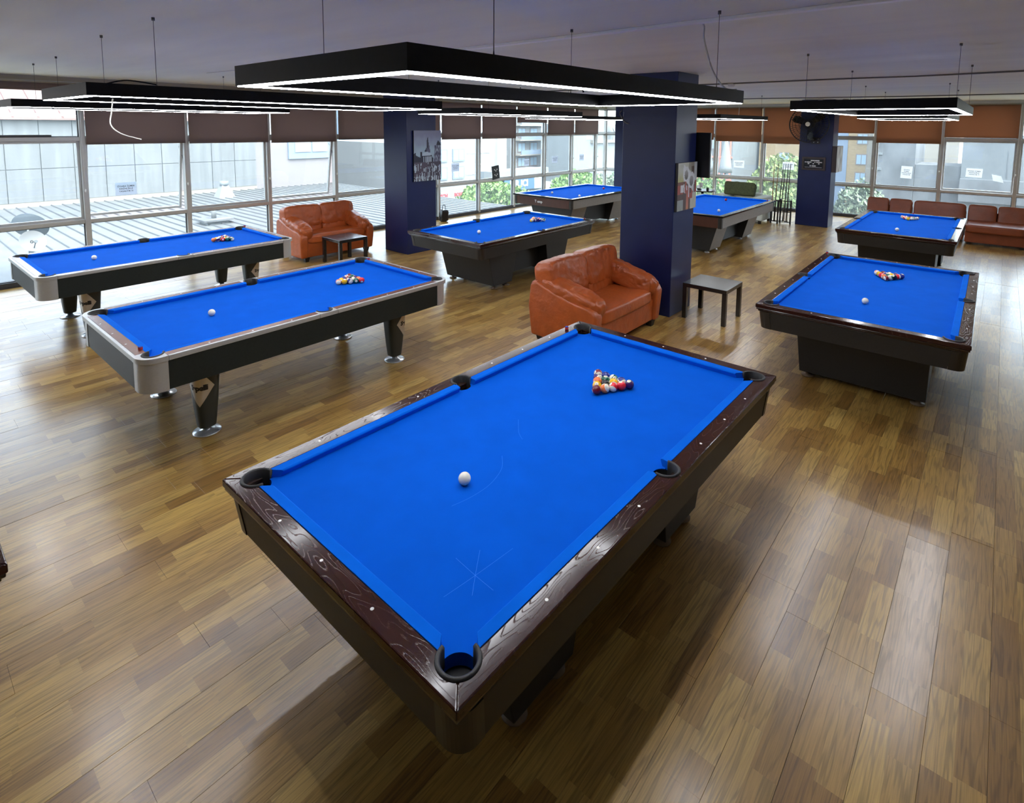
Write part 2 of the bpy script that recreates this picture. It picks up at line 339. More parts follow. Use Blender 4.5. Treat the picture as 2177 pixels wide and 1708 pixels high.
M['led'] = pm('led_diffuser', (0.9, 0.9, 0.9), 0.5, emis=(0.93, 0.95, 1.0), emis_s=LED)
M['wire'] = pm('steel_wire', (0.12, 0.12, 0.12), 0.4, metal=0.5)
M['cable_white'] = pm('white_cable', (0.65, 0.64, 0.58), 0.5)
M['cable_grey'] = pm('grey_cable', (0.18, 0.17, 0.15), 0.6)
M['paper'] = blind_mat('white_paper', (0.92, 0.92, 0.92)); M['paper_grey'] = blind_mat('grey_paper', (0.72, 0.75, 0.80))
M['tv'] = pm('tv_black', (0.008, 0.008, 0.009), 0.3)
M['frame_brown'] = pm('plaque_frame', (0.035, 0.020, 0.016), 0.4)
M['black_gloss'] = pm('black_gloss', (0.006, 0.006, 0.007), 0.15)
M['iron'] = pm('black_iron', (0.012, 0.010, 0.010), 0.5)
M['cue'] = pm('cue_shaft', (0.35, 0.20, 0.07), 0.3, noise_amt=0.3, noise_scale=20); M['cue_dark'] = pm('cue_butt', (0.02, 0.012, 0.010), 0.3)
M['olive'] = pm('olive_fabric', (0.058, 0.070, 0.030), 0.9, noise_amt=0.25, noise_scale=25, bump=0.3, bump_scale=60)
M['armchair'] = pm('pale_green_fabric', (0.52, 0.56, 0.52), 0.8, bump=0.2, bump_scale=60)
M['brass'] = pm('fan_hub', (0.45, 0.40, 0.28), 0.35, metal=0.7)
M['canvas'] = attr_mat('printed_canvas', 0.45)
M['chalk_red'] = pm('chalk_wrapper_red', (0.45, 0.02, 0.02), 0.6); M['chalk_blue'] = pm('chalk_blue', (0.02, 0.06, 0.35), 0.9)
# outdoors
M['roofmetal'] = pm('grey_metal_roof', (0.10, 0.104, 0.10), 0.5, noise_amt=0.15, noise_scale=1.2)
M['rib'] = pm('roof_rib', (0.065, 0.07, 0.075), 0.5)
M['panel'] = pm('stained_white_panel', (0.108, 0.113, 0.114), 0.6, noise_amt=0.16, noise_scale=1.6, stretch=(3, 1, 0.25))
M['redroof'] = pm('red_metal_roof', (0.17, 0.105, 0.09), 0.5, noise_amt=0.08, noise_scale=1)
M['redrib'] = pm('red_roof_seam', (0.13, 0.07, 0.06), 0.5)
M['pink'] = pm('pale_pink_render', (0.15, 0.135, 0.135), 0.8, noise_amt=0.04, noise_scale=1)
M['bluegrey'] = pm('blue_grey_render', (0.06, 0.09, 0.13), 0.7, noise_amt=0.06, noise_scale=1)
M['bluegrey2'] = pm('light_blue_frame', (0.13, 0.17, 0.23), 0.7)
M['bwhite'] = pm('white_render', (0.175, 0.18, 0.177), 0.7, noise_amt=0.05, noise_scale=0.8)
M['bcream'] = pm('cream_render', (0.185, 0.165, 0.135), 0.7, noise_amt=0.05, noise_scale=0.8)
M['bgrey'] = pm('grey_render', (0.13, 0.145, 0.15), 0.7, noise_amt=0.06, noise_scale=0.8)
M['tan'] = pm('tan_brick_render', (0.24, 0.165, 0.08), 0.8, noise_amt=0.12, noise_scale=3, stretch=(1, 1, 6))
M['concrete'] = pm('raw_concrete', (0.095, 0.10, 0.105), 0.85, noise_amt=0.4, noise_scale=1.5, stretch=(1, 1, 0.5))
M['concrete_l'] = pm('pale_concrete', (0.125, 0.135, 0.14), 0.85, noise_amt=0.22, noise_scale=0.8)
M['brickred'] = pm('red_brown_scaffold', (0.34, 0.14, 0.10), 0.7)
M['wpane'] = pm('far_window_pane', (0.22, 0.30, 0.36), 0.15); M['wframe'] = pm('far_window_frame', (0.14, 0.11, 0.10), 0.5); M['wframe_w'] = pm('far_white_frame', (0.7, 0.7, 0.7), 0.5)
M['asphalt'] = pm('street_asphalt', (0.18, 0.18, 0.18), 0.9, noise_amt=0.1, noise_scale=1)
M['leaf1'] = leaf_mat('leaves_fresh', (0.05, 0.105, 0.02), (0.15, 0.25, 0.055)); M['leaf2'] = leaf_mat('leaves_yellow', (0.075, 0.125, 0.022), (0.22, 0.26, 0.07)); M['leaf3'] = leaf_mat('leaves_dusty', (0.08, 0.12, 0.065), (0.20, 0.24, 0.155))
M['bark'] = pm('bark', (0.10, 0.07, 0.05), 0.9)
M['dish'] = pm('dish_white', (0.22, 0.22, 0.22), 0.5); M['dish_grey'] = pm('dish_grey', (0.07, 0.085, 0.10), 0.5)
M['signred'] = pm('sign_red', (0.55, 0.03, 0.04), 0.5); M['signblue'] = pm('sign_dark_blue', (0.06, 0.12, 0.20), 0.4); M['signgreen'] = pm('sign_pale_green', (0.45, 0.62, 0.56), 0.5)

# ================================================================== THE SETTING
X0, X1, Y0, Y1, ZC = -3.4, 17.4, -4.4, 10.79, 3.065
def screen(p):                      # only used to decide which planks are large enough to be objects of their own
    d = Vector(p) - Vector((0, 0, CAM_H)); z = d.dot(fwd)
    if z < 0.2: return None
    return CX + F_PX * d.dot(rgt) / z, CY - F_PX * d.dot(upv) / z, z
m = MB(); m.box(X0, X1 + 0.1, Y0, Y1 + 0.1, -0.25, -0.010)
floor = m.build('floor', M['joint']); tag(floor, 'oak laminate plank floor of the billiard hall', 'floor', kind='structure')
pm_ = MB(); g = 0.0005
pm_.box(g, PL - g, g, PW - g, -0.010, 0.0)
plank_me = pm_.mesh('plank', M['floor'], 0.0004, 1)
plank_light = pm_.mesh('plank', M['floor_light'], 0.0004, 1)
rowoff = {0: 2.685, 1: 2.76, 2: 2.853, 3: 1.80}
cand = []; rest = []
for r in range(-22, 55):
    y = ROW0 + r * PW
    rnd = random.Random(r * 77 + 5); off = rowoff.get(r, rnd.random() * PL * 5) % PL
    x = off - PL * 4
    while x < X1:
        if x + PL > X0:
            s = screen((x + PL / 2, y + PW / 2, 0)); ok = s and -120 < s[0] < W_PX + 120 and 300 < s[1] < H_PX + 120
            if ok: cand.append((s[2], x, y))
            elif x + PL <= X1 + 0.05 and y + PW <= Y1 + .05: rest.append((x, y))
        x += PL
cand.sort()
for i, (d, x, y) in enumerate(cand):
    if i < 300:
        light = abs(x - 2.685) < .05 and abs(y - ROW0) < .02
        ob('plank', plank_light if light else plank_me, floor, (x, y, (0.0006 * math.sin(i * 7.1)) - 0.0006))
    else: rest.append((x, y))
m = MB()
for x, y in rest: m.box(x + g, min(x + PL - g, X1), y + g, min(y + PW - g, Y1), -0.010, 0.0)
o = m.build('plank_field', M['floor'], floor); o['kind'] = 'stuff'

m = MB(); m.box(X0, X1 + 0.3, Y0, Y1 + 0.3, ZC, ZC + 0.5)
tag(m.build('ceiling', M['ceiling']), 'grey white painted ceiling', 'ceiling', kind='structure')
m = MB(); m.box(X0 - 0.2, X0, Y0 - 0.2, Y1 + 0.2, -0.2, ZC + 0.4)
tag(m.build('wall_rear', M['wallpaint']), 'plain wall behind the viewer', 'wall', kind='structure')
m = MB(); m.box(X0, X1 + 0.2, Y0 - 0.2, Y0, -0.2, ZC + 0.4)
tag(m.build('wall_right', M['wallpaint']), 'plain wall at the right side of the hall', 'wall', kind='structure')
# header beams above the windows
m = MB(); m.box(X0, X1, Y1 - 0.05, Y1 + 0.25, 3.0, ZC + 0.02)
tag(m.build('trim_1', M['beige_trim']), 'beige strip along the top of the left windows', 'trim', kind='structure')
m = MB(); m.box(X1 - 0.05, X1 + 0.25, Y0, Y1, 3.0, ZC + 0.02)
tag(m.build('trim_2', M['white_trim']), 'white strip along the top of the far windows', 'trim', kind='structure')
m = MB(); m.box(X0, X1 + .1, Y1 - 0.06, Y1 + 0.15, -0.3, 0.03)
tag(m.build('trim_3', M['alu_dark']), 'dark sill under the left windows', 'trim', kind='structure')
m = MB(); m.box(X1 - 0.06, X1 + 0.15, Y0, Y1 - .06, -0.3, 0.03)
tag(m.build('trim_4', M['alu_dark']), 'dark sill under the far windows', 'trim', kind='structure')

def column(x0, x1, y0, y1, label):
    m = MB(); m.box(x0, x1, y0, y1, 0, ZC)
    o = m.build('column', M['navy'], bevel=0.006, segs=1); tag(o, label, 'column', kind='structure'); return o
column(6.50, 7.20, 8.22, 8.90, 'navy blue column with a city painting beside the left windows')
column(6.53, 7.14, 3.05, 3.79, 'big navy blue column with a lily painting in the middle of the hall')
column(15.10, 15.62, 3.09, 3.82, 'navy blue column carrying the black wall fan')
column(15.10, 15.70, 8.28, 9.03, 'navy blue column partly hidden behind the big middle column')

# ---- windows (local x along the wall, y outwards)
def window(n, origin, rotz, L, openang=0.0, upper=True, label=''):
    t = thing('window_%d' % n, label, 'window', origin, rotz, kind='structure')
    boxo('mullion', -0.035, 0.035, -0.065, 0.06, 0.03, 3.0, M['alu'], t, 0.004, 1)
    a, b = 0.035, L - 0.035
    boxo('transom', a, b, -0.05, 0.05, 0.83, 0.89, M['alu'], t, 0.003, 1)
    boxo('transom', a, b, -0.05, 0.05, 2.11, 2.17, M['alu'], t, 0.003, 1)
    boxo('bottom_rail', a, b, -0.05, 0.05, 0.03, 0.075, M['alu_dark'], t)
    boxo('head_rail', a, b, -0.05, 0.05, 2.95, 3.0, M['alu'], t)
    def gasket(z0, z1, par, y=-0.012):
        q = MB()
        q.box(a, a + .012, y, y + .03, z0, z1); q.box(b - .012, b, y, y + .03, z0, z1)
        q.box(a + .012, b - .012, y, y + .03, z0, z0 + .012); q.box(a + .012, b - .012, y, y + .03, z1 - .012, z1)
        q.build('gasket', M['alu_dark'], par)
    for z0, z1 in ((0.075, 0.83), (2.17, 2.95)):
        boxo('pane', a, b, 0.0, 0.006, z0, z1, M['glass'], t); gasket(z0, z1, t)
    s = bpy.data.objects.new('sash', None); s.empty_display_size = .1; link(s, t); s.location = (0, 0.02, 2.11); s.rotation_euler = (openang, 0, 0)
    q = MB(); h = 1.215
    for x0, x1, z0, z1 in ((a, a + .035, -h, 0), (b - .035, b, -h, 0), (a + .035, b - .035, -h, -h + .035), (a + .035, b - .035, -.035, 0)):
        q.box(x0, x1, -0.02, 0.03, z0, z1)
    q.build('sash_frame', M['alu'], s, 0.003, 1)
    boxo('pane', a + .035, b - .035, 0.0, 0.006, -h + .035, -.035, M['glass'], s)
    if openang:
        q = MB(); q.box(a - .002, a, -.03, .10, -.5, -.2); 
        q.tube([(b - .02, -.02, -.12), (b + .015, -.19, -.42)], .006, 6); q.build('stay_arm', M['alu_dark'], t, loc=(0, .15, 2.11))
    return t
W1E = [2.27 + 1.447 * k for k in range(-3, 11)] + [17.4]
n = 1
openW1 = {2.27: math.radians(-9), 5.16: math.radians(-9)}
for i in range(len(W1E) - 1):
    u = W1E[i]; L = W1E[i + 1] - u
    oa = next((v for k, v in openW1.items() if abs(k - u) < .05), 0.0)
    window(n, (u, Y1, 0), 0.0, L, -oa, label='tall %swindow bay, number %d from the left along the left wall' % ('tilted-open ' if oa else '', i + 1)); n += 1
W2E = [10.79, 9.61, 8.20, 6.79, 5.38, 3.97, 2.56, 1.15, -0.26, -1.67, -3.08, -4.4]
for i in range(len(W2E) - 1):
    v = W2E[i]; L = v - W2E[i + 1]
    oa = math.radians(4) if abs(v - 1.15) < .01 else 0.0
    window(n, (X1, v, 0), -PI / 2, L, oa, label='tall window bay, number %d from the far corner along the far wall' % (i + 1)); n += 1
boxo_ = boxo('dark_bar', 0, 1.05, 0, .03, 0, .035, M['alu_dark']); boxo_.location = (0.85, Y1 - .05, 2.17)
tag(boxo_, 'dark bar lying on the transom at the left edge', 'bar')

# ---- roller blinds
def blind(origin, rotz, L, zb, mat, label, gl=0.03):
    t = thing('roller_blind', label, 'blind', origin, rotz, 'roller blinds')
    q = MB(); q.tube([(gl, 0, 2.955), (L - gl, 0, 2.955)], 0.028, 10); q.build('roller', M['beige_trim'], t)
    boxo('fabric', gl, L - gl, -0.029, -0.026, zb, 2.96, mat, t)
    boxo('hem_bar', gl, L - gl, -0.034, -0.020, zb - 0.022, zb + 0.004, mat, t, 0.003, 1)
    q = MB(); q.tube([(L - gl + .012, -.02, 2.95), (L - gl + .012, -.02, 1.35)], 0.0025, 5); q.build('chain', M['cable_white'], t)
    q = MB(); q.lathe([(.004, 0), (.011, .01), (.011, .04), (.004, .05)], 8); q.build('chain_weight', M['white_trim'], t, loc=(L - gl + .012, -.02, 1.32))
ordn = ['first', 'second', 'third', 'fourth', 'fifth', 'sixth', 'seventh', 'eighth', 'ninth', 'tenth', 'eleventh', 'twelfth']
Z1 = {2: 2.87, 3: 2.075, 4: 2.065, 5: 2.05, 6: 2.09, 7: 2.08, 8: 2.05, 9: 2.05, 10: 2.50, 11: 2.14, 12: 2.14}
c = 0
for i in sorted(Z1):
    u = W1E[i]; L = W1E[i + 1] - u
    st = 'nearly rolled up, ' if Z1[i] > 2.4 else ''
    blind((u, Y1 - 0.10, 0), 0, L, Z1[i], M['blind1'], 'taupe roller blind, %s%s from the left along the left wall' % (st, ordn[c])); c += 1
Z2 = {2: 2.02, 3: 1.985, 4: 1.95, 5: 2.28, 6: 2.045, 7: 2.21}
c = 0
for i in sorted(Z2):
    v = W2E[i]; L = v - W2E[i + 1]
    blind((X1 - 0.10, v, 0), -PI / 2, L, Z2[i], M['blind2'], 'brown roller blind, %s from the big column along the far window wall' % ordn[c]); c += 1

# ---- things on the ceiling
tag(boxo('cable_trunking', 3.47, 3.52, Y0, 3.9, ZC - 0.022, ZC, M['trunk'], bevel=.003, segs=1), 'white cable trunking running across the ceiling over the front lamp', 'trunking')
q = MB(); q.tube([(3.47, 3.9, ZC - .008), (3.3, 5.6, ZC - .012), (3.1, 8.1, ZC - .008)], .005, 6)
tag(q.build('ceiling_cable', M['cable_white']), 'thin white cable on the ceiling at the left of the front lamp', 'cable')
q = MB(); q.tube([(8.72, 8.0, ZC - .01), (8.72, 3.2, ZC - .01), (8.66, 1.6, ZC - .012), (8.63, 0.9, ZC - .02), (8.64, -.1, ZC - .01), (8.64, -3.5, ZC - .01)], .011, 6)
tag(q.build('ceiling_cable', M['cable_grey']), 'grey cable crossing the ceiling behind the big column', 'cable')
q = MB(); q.tube([(13.6, 8, ZC - .01), (13.6, 4.4, ZC - .01), (14.1, 1.8, ZC - .012), (14.2, -3.5, ZC - .01)], .012, 6)
tag(q.build('ceiling_cable', M['cable_grey']), 'grey cable crossing the ceiling close to the far windows', 'cable')
for i, (x, y, lb) in enumerate(((8.75, 3.22, 'round smoke detector on the ceiling right of the big column'), (14.7, 3.32, 'round smoke detector above the column with the fan'), (15.0, 2.86, 'round smoke detector right of the column with the fan'))):
    t = thing('smoke_detector', lb, 'smoke detector', (x, y, ZC), 0, 'smoke detectors')
    q = MB(); q.lathe([(.03, -.055), (.045, -.05), (.055, -.03), (.055, -.012)], 20); q.build('sensor_head', M['white_trim'], t)
    q = MB(); q.lathe([(.062, -.014), (.062, 0)], 20); q.build('base_plate', M['beige_trim'], t)

# ================================================================== CEILING LAMPS
def lamp(cx, cy, z, L, W, label, tilt=0.0, cords=()):
    t = thing('pendant_lamp', label, 'lamp', (cx, cy, z), 0, 'rectangular pendant lamps')
    t.rotation_euler = (0, tilt, 0)
    b, h = 0.055, 0.078; q = MB()
    q.box(-L / 2, L / 2, -W / 2, -W / 2 + b, 0, h); q.box(-L / 2, L / 2, W / 2 - b, W / 2, 0, h)
    q.box(-L / 2, -L / 2 + b, -W / 2 + b, W / 2 - b, 0, h); q.box(L / 2 - b, L / 2, -W / 2 + b, W / 2 - b, 0, h)
    q.build('lamp_frame', M['lamp_black'], t)
    e = 0.006; q = MB(); z0, z1 = -0.004, 0.002
    q.box(-L / 2 + e, L / 2 - e, -W / 2 + e, -W / 2 + b - e, z0, z1); q.box(-L / 2 + e, L / 2 - e, W / 2 - b + e, W / 2 - e, z0, z1)
    q.box(-L / 2 + e, -L / 2 + b - e, -W / 2 + b - e, W / 2 - b + e, z0, z1); q.box(L / 2 - b + e, L / 2 - e, -W / 2 + b - e, W / 2 - b + e, z0, z1)
    q.build('light_diffuser', M['led'], t)
    top = ZC - z
    for sx in (-1, 1):
        for sy in (-1, 1):
            x, y = sx * (L / 2 - 0.38), sy * (W / 2 - b / 2)
            q = MB(); q.tube([(x, y, h), (x, y, h + .02), (x, y, top)], [.004, .0016, .0016], 6); q.lathe([(.010, top - .02), (.010, top)], 8, (x, y))
            w = q.build('suspension_wire', M['wire'], t)
            w.rotation_euler = (0, -tilt, 0)
    for pts, rr, mt in cords:
        q = MB(); q.tube([(p[0] - cx, p[1] - cy, p[2] - z) for p in pts], rr, 6); q.build('lamp_cord', M[mt], t)
    return t
def curve(pts, n=8):
    P = [Vector(p) for p in pts]; out = []
    for i in range(len(P) - 1):
        p0, p1, p2, p3 = P[max(i - 1, 0)], P[i], P[i + 1], P[min(i + 2, len(P) - 1)]
        for k in range(n):
            t = k / n
            out.append(0.5 * ((2 * p1) + (p2 - p0) * t + (2 * p0 - 5 * p1 + 4 * p2 - p3) * t * t + (3 * p1 - p0 - 3 * p2 + p3) * t ** 3))
    return [tuple(p) for p in out] + [tuple(P[-1])]
TA, TB, TC, TD, TE, TF, TG, TH_, TI = (2.37, 1.79), (2.53, 5.05), (2.49, 8.18), (6.76, 6.0), (6.66, .86), (11.49, 1.18), (11.62, 7.90), (11.58, 4.58), (-1.16, 3.41)
lamp(2.34, 1.815, 2.55, 2.66, 1.09, 'large black rectangular pendant lamp over the foreground pool table', cords=[
    (curve([(3.49, 1.5, ZC), (3.56, 1.5, ZC - .03), (3.57, 1.5, 2.95), (3.53, 1.42, 2.75), (3.54, 1.34, 2.64), (3.62, 1.30, 2.635)]), .006, 'cable_white'),
    (curve([(3.25, 2.2, 2.63), (3.3, 2.22, 2.67), (3.5, 2.2, 2.66), (3.6, 2.1, 2.63)]), .006, 'lamp_black')])
lamp(2.31, 4.75, 2.5525, 2.80, 1.22, 'black rectangular pendant lamp over the nearer silver-cornered table', tilt=.004, cords=[
    (curve([(1.13, 4.5, 2.55), (1.12, 4.5, 2.47), (1.11, 4.5, 2.38), (1.16, 4.48, 2.32), (1.28, 4.5, 2.28)]), .004, 'cable_white'),
    (curve([(1.05, 4.3, 2.635), (1.15, 4.25, 2.66), (1.3, 4.2, 2.64)]), .005, 'lamp_black')])
lamp(2.45, 8.0, 2.545, 2.86, 1.18, 'black rectangular pendant lamp over the silver-cornered table by the left windows')
lamp(6.72, 6.0, 2.553, 2.66, 1.09, 'black rectangular pendant lamp over the dark table left of the big column')
lamp(6.66, .86, 2.553, 2.72, 1.15, 'black rectangular pendant lamp over the nearer of the right-hand tables')
lamp(11.46, 1.2, 2.548, 2.70, 1.12, 'black rectangular pendant lamp over the table before the long brown sofa')
lamp(11.5, 7.95, 2.553, 2.66, 1.09, 'black rectangular pendant lamp over the pocketless table by the left windows')
lamp(11.6, 4.50, 2.553, 2.70, 1.12, 'black rectangular pendant lamp over the pocketless table behind the big column', cords=[
    (curve([(11.9, 4.2, ZC), (11.9, 4.2, 2.95), (11.92, 4.2, 2.8), (11.9, 4.2, 2.635)]), .006, 'cable_white')])

# ================================================================== TABLES
HL, HW, OX, OY = 1.27, 0.635, 1.408, 0.773
ZB, ZR, RB = 0.764, 0.80, 0.0286
PC, RC = (1.298, 0.663), 0.068
PS, RS = (0.0, 0.693), 0.066
def arc(c, r, a0, a1, n=14):
    return [(c[0] + r * math.cos(math.radians(a0 + (a1 - a0) * i / n)), c[1] + r * math.sin(math.radians(a0 + (a1 - a0) * i / n))) for i in range(n + 1)]
def mir(poly, sx, sy): return [(x * sx, y * sy) for x, y in poly]
A1 = math.degrees(math.atan2(0.022, -0.0643)); A0 = math.degrees(math.atan2(-0.0643, 0.022))
def long_rail_poly(outer=OY):
    right = [(1.2337, .685)] + arc(PC, RC, A1, 45)
    side = arc(PS, RS, 180 + 7, -7, 20)
    pr = [(OX, OY)] + right[::-1]
    # counter: corner -> mitre -> arc -> inner edge -> side pocket -> mirrored
    half = [(OX, OY)] + arc(PC, RC, 45, A1)
    return half + side[::-1] + [(-x, y) for x, y in half[::-1]]
def end_rail_poly():   # drawn along x: local x = table y, local y = table x
    half = [(OY, OX)] + [(y, x) for x, y in arc(PC, RC, 45, A0)]
    return half + [(-x, y) for x, y in half[::-1]]
def bed_mesh(mat, pockets=True):
    m = MB(); ex, ey, r = 1.305, 0.668, 0.058
    if pockets:
        dx = math.sqrt(r * r - (PC[1] - ey) ** 2)
        q = arc(PC, r, math.degrees(math.atan2(ey - PC[1], -dx)), 270 - 8, 12)
        dy = PC[1] - math.sqrt(r * r - (ex - PC[0]) ** 2)
        quarter = [(PC[0] - dx, ey)] + arc(PC, r, 176, 274, 12) + [(ex, dy)]
        ds = math.sqrt(r * r - (PS[1] - ey) ** 2)
        side = arc(PS, r, math.degrees(math.atan2(ey - PS[1], -ds)), math.degrees(math.atan2(ey - PS[1], ds)) , 14) if False else \
            [(PS[0] + r * math.cos(t), PS[1] + r * math.sin(t)) for t in [PI + math.asin((PS[1] - ey) / r) + (PI - 2 * math.asin((PS[1] - ey) / r)) * i / 14 for i in range(15)]]
        top = [(-x, y) for x, y in quarter[::-1]] + side + quarter
        poly = top + [(x, -y) for x, y in top[::-1]]
    else: ex, ey = 1.455, .745; poly = [(ex, ey), (-ex, ey), (-ex, -ey), (ex, -ey)]
    m.prism(poly, ZB - 0.045, ZB)
    return m.mesh('bed_cloth', mat)
def cushion_mesh(x0n, x1n, x0b, x1b, w, mat):
    # nose along x at y=0, back at y=w
    def sec(xn, xb):
        f = lambda t: xn + (xb - xn) * t
        return [(xb, w, ZB - .01), (xb, w, ZR + .001), (f(.15), w * .15, ZR - .001), (f(.03), w * .03, ZR - .005), (xn, 0, ZR - .009), (f(.25), w * .25, ZB - .002)]
    m = MB(); a = sec(x0n, x0b); b = sec(x1n, x1b); nn = len(a)
    m.add(a + b, [[i, (i + 1) % nn, nn + (i + 1) % nn, nn + i] for i in range(nn)] + [list(range(nn))[::-1], list(range(nn, 2 * nn))])
    me = m.mesh('cushion', mat)
    bm = bmesh.new(); bm.from_mesh(me); bmesh.ops.recalc_face_normals(bm, faces=bm.faces); bm.to_mesh(me); bm.free(); return me
def pocket_mesh(c, r, a0, a1, mats):
    m = MB(); n = 26; ri, ro = r - 0.011, r + 0.004
    prof = [(ro, ZR - .012), (ro, ZR + .003), (ro - .004, ZR + .007), (ri + .005, ZR + .007), (ri, ZR + .003), (ri, ZB - .03)]
    vs = []
    for i in range(n + 1):
        a = math.radians(a0 + (a1 - a0) * i / n)
        for rr, z in prof: vs.append((c[0] + rr * math.cos(a), c[1] + rr * math.sin(a), z))
    k = len(prof); fs = []
    for i in range(n):
        for j in range(k - 1): fs.append([i * k + j, (i + 1) * k + j, (i + 1) * k + j + 1, i * k + j + 1])
    fs.append(list(range(k))); fs.append([n * k + j for j in range(k)][::-1])
    m.add(vs, fs, 0, True)
    b = len(m.v); q = 24; rl = r - .009
    for z in (ZB - .004, 0.69):
        for i in range(q): t = 2 * PI * i / q; m.v.append((c[0] + rl * math.cos(t), c[1] + rl * math.sin(t), z))
    for i in range(q):
        j = (i + 1) % q; m.f.append([b + i, b + j, b + q + j, b + q + i]); m.m.append(1); m.sm.append(True)
    m.f.append([b + q + i for i in range(q)]); m.m.append(1); m.sm.append(False)
    return m.mesh('pocket', mats)
def add_playfield(t, pockets=True):
    ob('bed_cloth', bed_mesh(M['cloth'], pockets), t)
    w = 0.05
    if pockets:
        lr = cushion_mesh(0.066, 1.19, 0.058, 1.236, w, M['cloth_lit'])       # +x half of the +y side
        for sx in (1, -1):
            for sy in (1, -1):
                if sx * sy > 0: o = ob('cushion', lr, t, (0, sy * HW, 0), (0, 0, 0 if sy > 0 else PI))
                else:
                    if 'm' not in add_playfield.__dict__: add_playfield.m = cushion_mesh(-1.19, -0.066, -1.236, -0.058, w, M['cloth_lit'])
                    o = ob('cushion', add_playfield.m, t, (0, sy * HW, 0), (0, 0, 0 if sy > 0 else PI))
        er = cushion_mesh(-0.555, 0.555, -0.601, 0.601, w, M['cloth_lit'])
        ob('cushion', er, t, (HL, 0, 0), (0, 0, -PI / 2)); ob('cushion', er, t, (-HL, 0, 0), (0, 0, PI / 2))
        cp = pocket_mesh(PC, RC, A0 - 14, A1 + 14, [M['rubber'], M['pit']]); sp_ = pocket_mesh(PS, RS, -16, 196, [M['rubber'], M['pit']])
        cq = pocket_mesh((PC[0], -PC[1]), RC, -A1 - 14, -A0 + 14, [M['rubber'], M['pit']])
        ob('pocket', cp, t); ob('pocket', cp, t, (0, 0, 0), (0, 0, PI)); ob('pocket', cq, t); ob('pocket', cq, t, (0, 0, 0), (0, 0, PI))
        ob('pocket', sp_, t); ob('pocket', sp_, t, (0, 0, 0), (0, 0, PI))
    else:
        lr = cushion_mesh(-1.42, 1.42, -1.42 - w, 1.42 + w, w, M['cloth_lit'])
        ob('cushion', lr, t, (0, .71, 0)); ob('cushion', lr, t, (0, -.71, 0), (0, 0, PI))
        er = cushion_mesh(-.71, .71, -.71 - w, .71 + w, w, M['cloth_lit'])
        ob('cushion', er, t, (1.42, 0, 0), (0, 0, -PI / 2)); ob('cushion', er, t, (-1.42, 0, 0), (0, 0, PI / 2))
def add_sights(t):
    q = MB(); q.lathe([(.0065, ZR - .002), (.0065, ZR + .0006)], 14); me = q.mesh('sight', M['sight'])
    d = HL / 4
    for i in (-3, -2, -1, 1, 2, 3):
        for s in (-1, 1): ob('sight', me, t, (i * d, s * (HW + .095), 0))
    for j in (-1, 0, 1):
        for s in (-1, 1): ob('sight', me, t, (s * (HL + .095), j * d, 0))
def ring(m, ox, oy, ix, iy, z0, z1):
    m.box(-ox, ox, iy, oy, z0, z1); m.box(-ox, ox, -oy, -iy, z0, z1); m.box(ix, ox, -iy, iy, z0, z1); m.box(-ox, -ix, -iy, iy, z0, z1)
